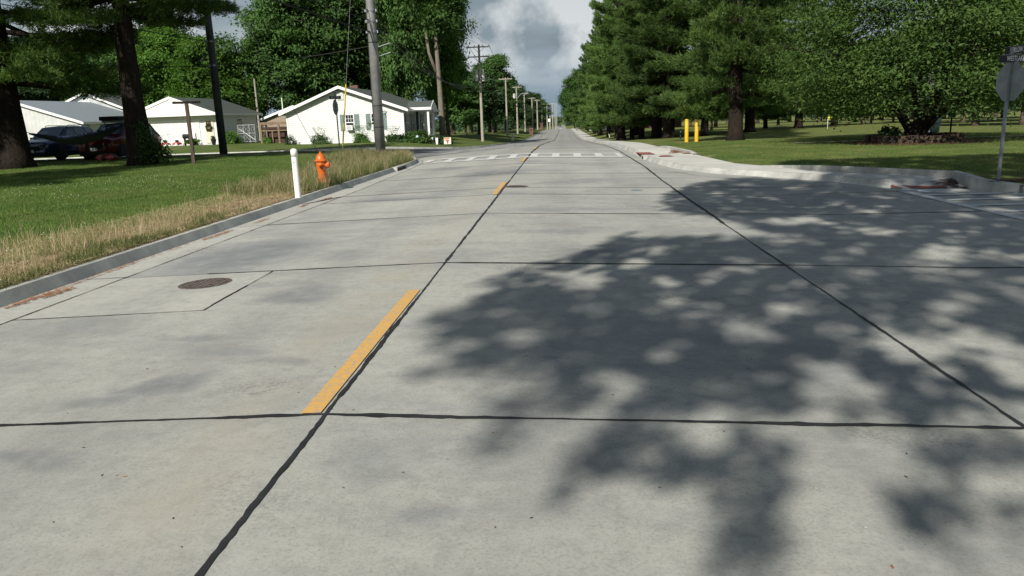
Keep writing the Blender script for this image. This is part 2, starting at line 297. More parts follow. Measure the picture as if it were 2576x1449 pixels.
class MB:
    def __init__(s): s.v = []; s.f = []
    def box(s, a, b, rot=0., c=None):
        x0, y0, z0 = a; x1, y1, z1 = b; n = len(s.v)
        p = [(x, y, z) for z in (z0, z1) for x, y in ((x0, y0), (x1, y0), (x1, y1), (x0, y1))]
        if rot:
            cx, cy = c or ((x0+x1)/2, (y0+y1)/2); cs, sn = math.cos(rot), math.sin(rot)
            p = [(cx+(x-cx)*cs-(y-cy)*sn, cy+(x-cx)*sn+(y-cy)*cs, z) for x, y, z in p]
        s.v += p; s.f += [(n, n+3, n+2, n+1), (n+4, n+5, n+6, n+7)]+[(n+i, n+(i+1) % 4, n+4+(i+1) % 4, n+4+i) for i in range(4)]
        return s
    def tube(s, pts, rad, seg=8, cap=True):
        pts = [Vector(p) for p in pts]; n0 = len(s.v); up = None
        for i, p in enumerate(pts):
            d = (pts[min(i+1, len(pts)-1)]-pts[max(i-1, 0)]).normalized()
            if up is None: up = Vector((0, 0, 1)) if abs(d.z) < .9 else Vector((1, 0, 0))
            a = d.cross(up).normalized(); b = d.cross(a).normalized(); up = b.cross(d) if False else up
            r = rad[i] if hasattr(rad, '__len__') else rad
            for k in range(seg):
                t = 2*math.pi*k/seg; s.v.append(tuple(p+a*math.cos(t)*r+b*math.sin(t)*r))
        for i in range(len(pts)-1):
            for k in range(seg):
                q = n0+i*seg; s.f.append((q+k, q+(k+1) % seg, q+seg+(k+1) % seg, q+seg+k))
        if cap: s.f.append(tuple(n0+k for k in range(seg))[::-1]); s.f.append(tuple(n0+(len(pts)-1)*seg+k for k in range(seg)))
        return s
    def lathe(s, prof, c=(0, 0, 0), seg=20, axis='Z'):
        n0 = len(s.v)
        for r, h in prof:
            for k in range(seg):
                t = 2*math.pi*k/seg; u, v = math.cos(t)*r, math.sin(t)*r
                p = (u, v, h) if axis == 'Z' else (h, u, v) if axis == 'X' else (u, h, v)
                s.v.append((p[0]+c[0], p[1]+c[1], p[2]+c[2]))
        for i in range(len(prof)-1):
            for k in range(seg):
                q = n0+i*seg; s.f.append((q+k, q+(k+1) % seg, q+seg+(k+1) % seg, q+seg+k))
        s.f.append(tuple(n0+k for k in range(seg))[::-1]); s.f.append(tuple(n0+(len(prof)-1)*seg+k for k in range(seg)))
        return s
    def poly(s, pts): n = len(s.v); s.v += [tuple(p) for p in pts]; s.f.append(tuple(range(n, n+len(pts)))); return s
    def prism(s, pts, off):                   # closed outline pushed along off
        n = len(s.v); k = len(pts); off = Vector(off)
        s.v += [tuple(p) for p in pts]+[tuple(Vector(p)+off) for p in pts]
        s.f += [tuple(range(n, n+k))[::-1], tuple(range(n+k, n+2*k))]+[(n+i, n+(i+1) % k, n+k+(i+1) % k, n+k+i) for i in range(k)]
        return s
    def build(s, name, mat, parent=None, smooth=False, bevel=0):
        me = bpy.data.meshes.new(name); me.from_pydata(s.v, [], s.f); me.validate()
        import bmesh
        b = bmesh.new(); b.from_mesh(me); bmesh.ops.recalc_face_normals(b, faces=b.faces); b.to_mesh(me); b.free()
        o = addobj(name, me, mat, parent, smooth)
        if bevel: q = o.modifiers.new('bevel', 'BEVEL'); q.width = bevel; q.segments = 2; q.limit_method = 'ANGLE'
        return o
def text_mesh(name, body, size, mat, parent, loc, rot, ext=.004, sx=1.):
    c = bpy.data.curves.new(name, 'FONT'); c.body = body; c.size = size; c.extrude = ext; c.align_x = 'CENTER'; c.align_y = 'CENTER'; c.offset = size*.012
    t = bpy.data.objects.new('tmp', c); COL.objects.link(t); dg = bpy.context.evaluated_depsgraph_get(); dg.update()
    me = bpy.data.meshes.new_from_object(t.evaluated_get(dg)); bpy.data.objects.remove(t)
    o = addobj(name, me, mat, parent); o.location = loc; o.rotation_euler = rot; o.scale = (sx, 1, 1); return o
def copy_tree(o, parent=None):
    c = o.copy(); COL.objects.link(c); c.parent = parent
    for ch in list(o.children): copy_tree(ch, c)
    return c
# ================================================================ GROUND, ROAD, KERBS
def zroad(x, y): return zg(x, y)-.028*min(abs(x+1.395), 6)
def resample(P, step=1.5):
    o = [P[0]]
    for a, b in zip(P, P[1:]):
        d = math.dist(a, b); st = step if max(a[1], b[1]) < 130 and d < 300 else max(step, 8); k = max(1, int(d/st))
        o += [(a[0]+(b[0]-a[0])*i/k, a[1]+(b[1]-a[1])*i/k) for i in range(1, k+1)]
    return o
KN = [36, 48, 60, 86, 113, 140, 180, 265, 400, 600, 1000]
CURB_L = resample([(-5.93, -40), (-5.93, 30), (-6.02, 31.6), (-6.22, 33.1), (-6.7, 35), (-7.6, 37), (-9.2, 38.9), (-12, 40.2), (-18, 40.9), (-60, 41)])
CURB_LF = resample([(-60, 51), (-20, 50.8), (-16, 51), (-13, 52), (-10.5, 54.2), (-8.4, 58.5), (-7.0, 66), (-6.1, 80), (-5.93, 100)]+[(-5.93, k) for k in KN[4:]])
CURB_R = resample([(3.05, k) for k in KN[::-1][:-1]]+[(3.05, 36), (3.05, 29.6), (3.2, 26.8), (3.51, 24.2), (4.2, 22.4), (5.2, 21.1), (5.9, 19.95), (6.5, 18.9), (6.95, 17.6), (7.25, 16.5)], .8)
CURB_R2 = resample([(7.25, 16.5), (7.9, 15.75), (8.9, 15.3)], .4)
CURB_R3 = resample([(8.9, 15.3), (12, 15.1), (60, 15)])
PAVE = CURB_L+CURB_LF+CURB_R+CURB_R2[1:]+CURB_R3[1:]+[(60, -40)]
WALK_IN = resample([(8.9, 15.3), (8.53, 16.0), (8.82, 17.7), (6.75, 20.7), (5.36, 24.3), (5.07, 29.8), (4.75, 38), (5.0, 60), (5.2, 113), (5.2, 265)], 1.)
def bump1(x, y, cx, cy, r): return 1-sm((math.hypot(x-cx, y-cy)-r*.45)/(r*.55))
def wh(x, y): return .14*(1-bump1(x, y, 7.9, 16.1, 1.9))*(1-.9*bump1(x, y, 3.5, 32.3, 1.5))
def inpoly(x, y, P):
    c = False; j = len(P)-1
    for i in range(len(P)):
        xi, yi = P[i]; xj, yj = P[j]
        if (yi > y) != (yj > y) and x < (xj-xi)*(y-yi)/(yj-yi)+xi: c = not c
        j = i
    return c
def offset(P, d):
    o = []
    for i, p in enumerate(P):
        a = P[max(i-1, 0)]; b = P[min(i+1, len(P)-1)]; t = Vector((b[0]-a[0], b[1]-a[1])).normalized(); o.append((p[0]-t.y*d, p[1]+t.x*d))
    return o
CW = .22
OL, OLF, OR, OR3 = offset(CURB_L, CW), offset(CURB_LF, CW), offset(CURB_R, CW), offset(CURB_R3, CW)
PAVE_O = OL+OLF+OR+OR3+[(60.5, -40.5)]
WALK = OR+[(8.8, 15.35)]+WALK_IN[1:]
i0 = next(i for i, p in enumerate(OR) if p[1] <= 265.1); WALK = OR[i0:]+CURB_R2[1:]+WALK_IN[1:]
def dist_line(x, y, P):
    return min(math.hypot(x-a, y-b) for a, b in P)
def build_ground():
    xs = [-3000, -1500, -700, -350, -200, -120, -90, -70]+list(range(-60, -18, 4))+[-16, -14, -12, -10, -8.5, -7.395, -4, -1.395, 0, 2, 4.605, 6, 8, 10, 12, 14, 17, 20]+list(range(25, 65, 5))+[75, 95, 130, 200, 350, 700, 1500, 3000]
    ys = [-600, -200, -80, -40.0, -20, -8, 0]+list(range(4, 37, 2))+[39.5, 42, 45, 48, 51, 54, 57, 60, 63, 66, 70, 75, 80, 86, 92, 100, 106, 113, 120, 130, 140, 150, 165, 180, 200, 220, 240, 265, 290, 320, 360, 400, 450, 500, 600, 750, 1000, 1500, 2500, 4500]
    pts = []; edges = []
    def add(P, closed):
        n = len(pts); pts.extend(Vector(p) for p in P); k = len(P)
        edges.extend((n+i, n+i+1) for i in range(k-1))
        if closed: edges.append((n+k-1, n))
    add(PAVE, True); add(PAVE_O, True); add(WALK, True)
    for x in xs:
        for y in ys: pts.append(Vector((x, y)))
    for i in range(14):
        for j in range(13): pts.append(Vector((5.6+i*.35, 14.6+j*.35)))
    for i in range(8):
        for j in range(20): pts.append(Vector((3.23+i*.3, 29+j*.35)))
    v, e, f, _, _, _ = delaunay_2d_cdt(pts, edges, [], 0, 1e-4)
    reg = {'road': [], 'walk': [], 'lawn': []}
    near = [p for p in CURB_L+CURB_LF+CURB_R+CURB_R3 if True]
    for t in f:
        cx = sum(v[i].x for i in t)/len(t); cy = sum(v[i].y for i in t)/len(t)
        if inpoly(cx, cy, PAVE): reg['road'].append(t)
        elif inpoly(cx, cy, WALK): reg['walk'].append(t)
        elif not inpoly(cx, cy, PAVE_O): reg['lawn'].append(t)
    OB = set((round(a, 2), round(b, 2)) for a, b in OL+OLF+OR+OR3)
    WB = set((round(a, 2), round(b, 2)) for a, b in WALK_IN)
    def z(r, p):
        x, y = p
        if r == 'road': return zroad(x, y)
        if r == 'walk': return zroad(x, y)+wh(x, y)-.002
        k = (round(x, 2), round(y, 2))
        if k in OB: return zroad(x, y)+.11
        if k in WB: return zroad(x, y)+max(wh(x, y), .1)-.02
        return zlawn(x, y)
    for r, nm in (('road', 'road'), ('walk', 'pavement'), ('lawn', 'ground')):
        used = sorted(set(i for t in reg[r] for i in t)); ix = {a: b for b, a in enumerate(used)}
        me = bpy.data.meshes.new(nm); me.from_pydata([(v[i].x, v[i].y, z(r, v[i])) for i in used], [], [tuple(ix[i] for i in t) for t in reg[r]])
        o = addobj(nm, me, M[{'road': 'road', 'walk': 'walk', 'lawn': 'lawn'}[r]], None, True); tag(o, kind='structure')
build_ground()
def kerb(name, P, hf, skip=None):
    mb = MB(); n = len(P); Q = [offset(P, d) for d in (0, .11, CW-.015, CW)]; ring = []
    for i, p in enumerate(P):
        zb = zroad(*p); h = hf(*p)
        for q, zz in zip((Q[0], Q[1], Q[2], Q[3], Q[3]), (zb-.06, zb+h-.012, zb+h, zb+h-.01, zb-.1)): mb.v.append((q[i][0], q[i][1], zz))
        mb.v[-4] = (Q[1][i][0], Q[1][i][1], zb+h)
    for i in range(n-1):
        for k in range(4): a = i*5+k; mb.f.append((a, a+5, a+6, a+1))
    return tag(mb.build(name, M['curb']), kind='structure')
kerb('kerb', CURB_L, lambda x, y: .13); kerb('kerb', CURB_LF, lambda x, y: .13)
kerb('kerb', CURB_R, wh); kerb('kerb', CURB_R3, lambda x, y: .13)
def backkerb(P, h0):
    Q = offset(P, -.0); B = offset(P, -.17); mb = MB()
    for i, p in enumerate(P):
        h = h0*min(1, (i+.2)/4, (len(P)-1-i+.6)/2.); zb = zroad(*p)
        for q, zz in ((Q[i], zb-.05), (Q[i], zb+.14+h), (B[i], zb+.14+h), (B[i], zb-.05)): mb.v.append((q[0], q[1], zz))
    for i in range(len(P)-1):
        for k in range(3): a = i*4+k; mb.f.append((a, a+4, a+5, a+1))
    return tag(mb.build('kerb', M['curb']), kind='structure')
backkerb(resample([(5.95, 23.0), (6.78, 20.72), (8.85, 17.75), (8.55, 16.05), (8.95, 15.42)], .6), .13)
backkerb(resample([(4.55, 38.2), (4.9, 34.5), (5.15, 29.8)], .6), .1)
def ribbon(mb, P, w0, w1, seed=0, lift=.004, step=.05, zf=zroad):
    rnd = random.Random(seed); pts = []
    for a, b in zip(P, P[1:]):
        k = max(1, int(math.dist(a, b)/max(step, .012*min(a[1], b[1])))); pts += [(a[0]+(b[0]-a[0])*i/k, a[1]+(b[1]-a[1])*i/k) for i in range(k)]
    pts.append(P[-1]); w = (w0+w1)/2; off = 0; n = len(mb.v)
    for i, p in enumerate(pts):
        a = pts[max(i-1, 0)]; b = pts[min(i+1, len(pts)-1)]; t = Vector((b[0]-a[0], b[1]-a[1])).normalized()
        w += rnd.uniform(-1, 1)*(w1-w0)*.3; w = max(w0, min(w1, w)); off = off*.8+rnd.uniform(-1, 1)*w*.09
        if rnd.random() < .03: w = w1*1.15
        for s in (-1, 1):
            e = s*w/2*(1+rnd.uniform(-.16, .3)); x = p[0]-t.y*(off+e); y = p[1]+t.x*(off+e); mb.v.append((x, y, zf(x, y)+lift+.00025*max(0, y)))
    for i in range(len(pts)-1): a = n+2*i; mb.f.append((a, a+1, a+3, a+2))
mb = MB()
ribbon(mb, [(-1.4, -3), (-1.4, 5)], .015, .031, 1); ribbon(mb, [(-1.4, 5), (-1.4, 30)], .014, .036, 2); ribbon(mb, [(-1.4, 30), (-1.4, 48), (-1.45, 62), (-1.2, 90), (-1.1, 140), (-.9, 250)], .05, .09, 3)
ribbon(mb, [(2.49, -3), (2.49, 12)], .014, .03, 4); ribbon(mb, [(2.49, 12), (2.55, 20), (2.66, 25), (2.62, 40), (2.5, 62), (2.45, 180)], .03, .055, 5)
ribbon(mb, [(-5.35, 4.05), (2.49, 4.03)], .018, .044, 6, .0045); ribbon(mb, [(-4.3, 8.7), (2.49, 8.62)], .022, .045, 7, .0045); ribbon(mb, [(2.49, 8.62), (12, 8.2)], .02, .035, 8)
ribbon(mb, [(-3.48, 8.68), (-3.46, 7.0)], .008, .02, 9)
tag(mb.build('tar_joint', M['tar']), kind='structure')
mb = MB()
ribbon(mb, [(-5.35, -3), (-5.35, 20), (-5.5, 26), (-5.75, 31.2), (-6.1, 33.2), (-6.9, 35.6), (-8.2, 37.6)], .01, .02, 11)
for k, (y, x0, x1) in enumerate([(13.22, -5.35, 9.5), (16.5, -5.4, 7), (18.0, -5.4, 6.2), (22.5, -5.5, 3.6), (27.1, -5.6, 3.0), (31.3, -5.6, 2.6), (36.4, -5, 2.6), (41, -6, 2.7), (45.6, -7, 2.7), (59, -6, 2.6)]):
    ribbon(mb, [(x0, y+.02), (-1.4, y), (x1, y-.03*(x1-2))], .025, .045 if y < 20 else .06, 20+k)
ribbon(mb, [(-5.93, 8.72), (-4.3, 8.7)], .006, .01, 41); ribbon(mb, [(-5.35, 6.76), (-3.45, 6.8)], .008, .016, 42); ribbon(mb, [(-3.46, 7.0), (-3.45, 6.8)], .01, .03, 43)
ap = [G(x, y, zroad)[:2] for x, y in ((1627, 425), (1672, 429), (1759, 442.5), (1894, 457), (2000, 463), (2120, 471), (2250, 481))]
ribbon(mb, ap, .01, .02, 44); ribbon(mb, [(ap[-1][0], ap[-1][1]), (8.2, 15.1), (9.5, 14.75), (20, 14.5)], .01, .02, 45)
ribbon(mb, [(12, 8.2), (30, 7.6)], .02, .03, 46)
tag(mb.build('saw_cut_joint', M['crack']), kind='structure')
mb = MB()                                       # kerb and gutter panel joints
for y in (8.75, 13.2, 17.4, 22.2): ribbon(mb, [(-5.93, y), (-5.36, y)], .008, .014, int(y*10))
tag(mb.build('gutter_joint', M['crack']), kind='structure')
# painted markings
def sheet(name, quads, mat, lift=.007, zf=zroad):
    mb = MB()
    for q in quads:
        n = max(1, int(max(math.dist(q[0], q[3]), math.dist(q[0], q[1]))/.5)) if False else 1
        mb.poly([(x, y, zf(x, y)+lift+.00025*y) for x, y in q])
    return tag(mb.build(name, mat), kind='structure')
def rect(x0, y0, x1, y1): return [(x0, y0), (x1, y0), (x1, y1), (x0, y1)]
for y0, y1 in ((4.06, 7.24), (16.4, 19.5), (28.2, 30.85), (40.2, 44.2)): sheet('centre_line_dash', [rect(-1.555, y0, -1.435, y1)], M['yellow_paint'])
q = [rect(-5.35, 30.9, -1.395, 31.5), rect(-1.395, 30.9, 2.45, 31.5), rect(-5.35, 33.5, -1.395, 34.1), rect(-1.395, 33.5, 2.45, 34.1)]
for k in range(-5, 5):
    x = -1.2+.9*k; a = rect(x-.15, 31.505, min(x+.17, 2.45), 33.495)
    if a[0][0] < -1.395 < a[1][0]: q += [rect(a[0][0], 31.505, -1.395, 33.495), rect(-1.395, 31.505, a[1][0], 33.495)]
    elif a[0][0] < 2.3: q.append(a)
sheet('crosswalk', q, M['white_paint'])
q = [rect(6.95, -2, 7.15, 16.25), rect(8.95, -2, 9.1, 14.95)]
for k in range(14): q.append(rect(7.155, 15.42-.86*k, 8.945, 15.64-.86*k))
sheet('crosswalk', q, M['white_paint'])
# red tactile panels
def onwalk(x, y): return zroad(x, y)+wh(x, y)-.002
def G2(x, y): return G(x, y, onwalk)[:2]
def gsheet(name, q, mat, lift, n=8):
    m = MB(); L = lambda a, b, t: (a[0]+(b[0]-a[0])*t, a[1]+(b[1]-a[1])*t)
    for i in range(n):
        for j in range(4):
            c = [L(L(q[0], q[1], u), L(q[3], q[2], u), v) for u, v in ((i/n, j/4), ((i+1)/n, j/4), ((i+1)/n, (j+1)/4), (i/n, (j+1)/4))]; m.poly([(x, y, max(onwalk(x, y), zroad(x, y))+lift) for x, y in c])
    return tag(m.build(name, mat), kind='structure')
gsheet('tactile_paving', [G2(2240, 473), G2(2386, 474), G2(2376, 468), G2(2242, 466)], M['tactile'], .02)
sheet('tactile_paving', [[G2(1611, 389.5), G2(1648, 389), G2(1634, 384), G2(1600, 384.5)]], M['tactile'], .015, onwalk)
sheet('tactile_paving', [[G2(1655, 395), G2(1697, 394), G2(1680, 391.8), G2(1665, 392)]], M['tactile'], .015, onwalk)
# storm drain openings: near-black blocks on the kerb face paint the shade inside
def inlet(x0, y0, x1, y1, label):
    t = empty('storm_drain_inlet', (0, 0, 0), 0, label, 'drain', 'kerb storm drain inlets')
    d = Vector((x1-x0, y1-y0)).normalized(); nrm = Vector((-d.y, d.x))*(1 if True else -1)
    def P(u, v, z): return (x0+d.x*u+nrm.x*v, y0+d.y*u+nrm.y*v, zroad(x0, y0)+z)
    Lg = math.dist((x0, y0), (x1, y1)); m = MB(); a = -.02
    m.prism([P(.06, a, .0), P(Lg-.06, a, .0), P(Lg-.06, a, .115), P(.06, a, .115)], (nrm.x*.05, nrm.y*.05, 0)); m.build('opening', M['tar'], t)
    m = MB()
    for u0, u1, z0, z1 in ((0, Lg, .115, .142), (0, .06, 0, .115), (Lg-.06, Lg, 0, .115)):
        m.prism([P(u0, a-.012, z0), P(u1, a-.012, z0), P(u1, a-.012, z1), P(u0, a-.012, z1)], (nrm.x*.2, nrm.y*.2, 0))
    m.build('frame', M['curb'], t); return t
inlet(-5.93, 27.0, -5.93, 28.6, 'dark slot of a concrete drain in the left kerb before the crosswalk')
inlet(3.05, 29.9, 3.05, 29.1, 'small dark drain slot in the curved right kerb below the red panel')
# manholes
M['iron'] = plain('rusty_cast_iron', (.075, .06, .052), .75, .3, var=.35, sc=20)
M['iron2'] = plain('worn_cast_iron', (.16, .13, .115), .6, .4, var=.3, sc=30)
M['blue_iron'] = plain('painted_valve_lid', (.13, .19, .22), .7)
def manhole(x, y, r, label, pat=True, mat=None):
    t = empty('manhole_cover', (x, y, zroad(x, y)), 0, label, 'manhole cover')
    t.rotation_euler = (0, math.atan(.028)*(1 if x > -1.395 else -1), 0)
    MB().lathe([(r, -.03), (r, .004), (r*.86, .004), (r*.86, -.03)]).build('frame', mat or M['iron2'], t)
    MB().lathe([(r*.845, -.03), (r*.845, .003)], seg=32).build('lid', mat or M['iron'], t)
    if pat:
        m = MB(); s = .062
        for i in range(-5, 6):
            for j in range(-5, 6):
                a, b = i*s, j*s*.8+(i % 2)*.02; q = math.hypot(a, b)
                if q < r*.8 and not (.53*r < q < .6*r): m.box((a-.022, b-.014, .003), (a+.022, b+.014, .0065))
        m.build('raised_pattern', M['iron2'], t)
    return t
manhole(-4.06, 8.13, .29, 'round cast iron manhole cover in the pale concrete patch near the left kerb')
manhole(-1.12, 18.33, .29, 'rusty manhole cover against the centre line beside the second yellow dash', False)
manhole(1.65, 17.33, .13, 'small bluish valve lid in the right lane concrete', False, M['blue_iron'])
# ================================================================ GRASS
rng = np.random.default_rng(5)
def blades(name, P, h, w, lean, mat, hvar=.5, curve=False):
    n = len(P); a = rng.uniform(0, 2*np.pi, n); hh = h*(1-hvar/2+hvar*rng.random(n)); ww = w*(.7+.6*rng.random(n))
    l = lean*rng.random(n)*hh; b = rng.uniform(0, 2*np.pi, n)
    dx = np.cos(a)*ww/2; dy = np.sin(a)*ww/2; P = np.asarray(P)
    v0 = P+np.c_[-dx, -dy, -.01*np.ones(n)]; v1 = P+np.c_[dx, dy, -.01*np.ones(n)]
    tip = P+np.c_[np.cos(b)*l, np.sin(b)*l, hh]
    if not curve:
        V = np.stack([v0, v1, tip], 1).reshape(-1, 3); F = np.arange(3*n).reshape(-1, 3)
    else:
        mid = P+np.c_[np.cos(b)*l*.35, np.sin(b)*l*.35, hh*.62]
        V = np.stack([v0, v1, mid+np.c_[dx, dy, 0*dx]*.7, tip, mid-np.c_[dx, dy, 0*dx]*.7], 1).reshape(-1, 3)
        F = (np.arange(n)[:, None, None]*5+np.array([[0, 1, 2], [0, 2, 4], [4, 2, 3]])[None]).reshape(-1, 3)
    return addobj(name, mesh_np(name, V, F), mat)
def sm_np(t): t = np.clip(t, 0, 1); return t*t*(3-2*t)
def zg_np(x, y):
    f = lambda P: np.interp(y, [p[0] for p in P], [p[1] for p in P])
    wl = sm_np((-x-7)/7); wr = sm_np((x-5)/7); r = f(PR)
    return r*(1-wl-wr)+wl*f(PL)+wr*f(PQ)
def inpoly_np(x, y, P):
    c = np.zeros(len(x), bool); j = len(P)-1
    for i in range(len(P)):
        xi, yi = P[i]; xj, yj = P[j]
        if yi != yj: c ^= ((yi > y) != (yj > y)) & (x < (xj-xi)*(y-yi)/(yj-yi)+xi)
        j = i
    return c
def zl_np(x, y): return zg_np(x, y)+.02
def le_np(x, y): return np.where(x > -6.14, zg_np(x, y)-.028*np.minimum(np.abs(x+1.395), 6)+.11, zg_np(x, y)+.02)
def scatter(n, x0, x1, y0, y1, ok=None, zf=zl_np):
    out = []; tot = 0
    while tot < n:
        X = rng.uniform(x0, x1, n); Y = rng.uniform(y0, y1, n)
        if ok: k = ok(X, Y); X = X[k]; Y = Y[k]
        out.append(np.c_[X, Y, zf(X, Y)]); tot += len(X)
    return np.concatenate(out)[:n]
def rr(x): return rng.random(len(x))
def okL(x, y): return (x > -1.08*y-3) & (x < -7.2-.25*np.sin(y*1.7)) & (rr(x) < 12/y)
tag(blades('lawn_grass', scatter(130000, -28, -7, 6, 34, okL), .05, .012, .8, M['blade']), kind='stuff')
def okR(x, y): return ~inpoly_np(x, y, WALK) & (x > 5.3+np.maximum(0, 24.5-y)*.62) & (y > 16.3) & (rr(x) < 20/y)
tag(blades('park_grass', scatter(70000, 5.2, 26, 16.3, 42, okR), .045, .016, .8, M['blade']), kind='stuff')
def clumps(ncl, per, sig, x0, x1, y0, y1, ok, zf):
    c = scatter(ncl, x0, x1, y0, y1, ok, zf); k = rng.poisson(per, ncl)+1; P = np.repeat(c[:, :2], k, 0)+rng.normal(size=(k.sum(), 2))*sig; P = P[P[:, 0] < -6.1]
    return np.c_[P, zf(P[:, 0], P[:, 1])]
def okT(x, y):
    d = -6.13-np.maximum(0, y-31)*.25-x
    return (d > 0) & (d < 2.0+1.7*sm_np((y-24)/6)+.4*np.sin(y*2.1)) & (rr(x) < (1-d/5)) & ~((y < 18) & (d < 1.2) & (rr(x) < .8))
tag(blades('tall_verge_grass', clumps(3600, 11, .07, -11, -6.1, 17.2, 37, okT, le_np), .22, .006, 1.4, M['blade_tall'], 1.4, True), kind='stuff')
tag(blades('dry_verge_stalks', clumps(1500, 7, .06, -10, -6.1, 17.6, 36, okT, le_np), .28, .006, .8, M['straw'], 1.2, True), kind='stuff')
def okS(x, y): d = -6.13-x; return (.15 < d) & (d < 1.9+.45*np.sin(y*1.3)) & ~((14.4 < y) & (y < 16.8) & (rr(x) < .85))
tag(blades('dry_straw_stalks', clumps(520, 4, .06, -8.8, -6.2, 6.3, 19, okS, le_np), .20, .005, .8, M['straw'], 1.5, True), kind='stuff')
tag(blades('short_straw', clumps(900, 8, .07, -8.8, -6.2, 6.3, 19, okS, le_np), .06, .005, 1.8, M['straw'], 1.2), kind='stuff')
def okW(x, y): d = -6.11-x; return (0 < d) & (d < .4+.25*np.sin(y*1.9+1)) & (rr(x) < (.9-.6*sm_np((y-11)/3)))
tag(blades('verge_weeds', clumps(420, 9, .06, -6.9, -6.1, 6.2, 14.5, okW, le_np), .10, .006, 1.3, M['blade_tall'], 1.1, True), kind='stuff')
# flat thatch
P = scatter(20000, -8.3, -6.15, 6.3, 18.5, None, zf=le_np); a = rng.uniform(0, 6.28, len(P)); l = rng.uniform(.03, .12, len(P)); w = .004
d = np.c_[np.cos(a), np.sin(a), rng.uniform(-.1, .25, len(P))]*l[:, None]; s = np.c_[-np.sin(a), np.cos(a), 0*a]*w; P[:, 2] += .012
V = np.stack([P-s, P+s, P+d+s, P+d-s], 1).reshape(-1, 3); tag(addobj('straw_thatch', mesh_np('thatch', V, np.arange(len(V)).reshape(-1, 4)), M['straw']), kind='stuff')
# clover flowers
P = scatter(420, -20, -7.5, 9, 24, lambda x, y: np.sin(x*.9+1)+np.sin(y*.7) > -.2); P[:, 2] += .05; r = .012
V = np.stack([P+(-r, 0, 0), P+(0, -r, 0), P+(r, 0, 0), P+(0, r, 0), P+(0, 0, r)], 1).reshape(-1, 3)
F = np.concatenate([np.arange(len(P))[:, None]*5+np.array([[a, b, 4]]) for a, b in ((0, 1), (1, 2), (2, 3), (3, 0))])
M['white_flower'] = plain('white_clover', (.6, .6, .52), .8)
tag(addobj('clover_flowers', mesh_np('clover', V, F), M['white_flower']), kind='stuff')
# fallen needles swept along the gutter and on the walk
def litter(name, spots, n, zf, mat, ln=.06):
    V = []
    for (cx, cy, rx, ry, k) in spots:
        for _ in range(int(n*k)):
            q = math.sqrt(rng.random()); a = rng.uniform(0, 6.28); x = cx+math.cos(a)*rx*q*(.6+.5*math.sin(3*a)**2); y = cy+math.sin(a)*ry*q; b = rng.uniform(0, 3.14); z = zf(x, y)+.006+rng.random()*.012
            c, s = math.cos(b)*ln*rng.uniform(.5, 1.2), math.sin(b)*ln*rng.uniform(.5, 1.2); w = .0035
            V += [(x-s*w/ln, y+c*w/ln, z), (x+s*w/ln, y-c*w/ln, z), (x+c+s*w/ln, y+s-c*w/ln, z+.004), (x+c-s*w/ln, y+s+c*w/ln, z+.004)]
    return tag(addobj(name, mesh_np(name, V, np.arange(len(V)).reshape(-1, 4)), mat), kind='stuff')
litter('fallen_pine_needles', [(-5.82, 7.7, .07, .45, 1), (-5.7, 7.95, .06, .3, .6), (-5.78, 12.2, .08, .6, 1), (-5.86, 10.2, .03, 1.4, .6), (-5.7, 13.9, .05, .4, .4), (-5.6, 17.6, .1, .45, .9), (-5.7, 16.3, .06, .25, .4), (-5.85, 9., .04, 1, .5)], 230, zroad, M['needles_orange'])
gp = [G2(1712, 380), G2(1700, 384), G2(1735, 386)]
litter('fallen_pine_needles', [(gp[0][0], gp[0][1], .35, 1.3, 1), (gp[1][0], gp[1][1], .25, .9, 1), (gp[2][0], gp[2][1], .3, .5, 1)], 1500, onwalk, M['needles_orange'], .1)
gp = [G2(2420, 468), G2(2390, 458), G2(2450, 473)]
litter('fallen_pine_needles', [(gp[0][0], gp[0][1], .3, .5, 1), (gp[1][0], gp[1][1], .45, .25, .6), (gp[2][0], gp[2][1], .2, .2, .5)], 1500, onwalk, M['mulch'], .07)

# twigs, grit and bird specks on the road
def debris(name, n, mats, size):
    X = rng.uniform(-5.3, 6, n); Y = 2.3+rng.random(n)**1.6*16
    V = []; F = []
    for x, y in zip(X, Y):
        s = size*rng.uniform(.4, 1.4); a = rng.uniform(0, 6.28); k = len(V); z = zroad(x, y)
        q = [(s, 0), (.3*s, .35*s), (-s, .1*s), (-.2*s, -.35*s)]; V += [(x+u*math.cos(a)-v*math.sin(a), y+u*math.sin(a)+v*math.cos(a), z+.003) for u, v in q]+[(x, y, z+.35*s+.002)]; F += [(k, k+1, k+4), (k+1, k+2, k+4), (k+2, k+3, k+4), (k+3, k, k+4)]
    return tag(addobj(name, mesh_np(name, V, F), mats), kind='stuff')
debris('road_grit', 260, M['tar'], .009); debris('pale_grit', 120, M['white_paint'], .007); debris('dry_leaf_bits', 90, M['needles_orange'], .012)
litter('fallen_pine_needles', [(9.3, 15.9, .9, .35, 1)], 2600, lambda x, y: zlawn(x, y)+.02, M['mulch'], .07)
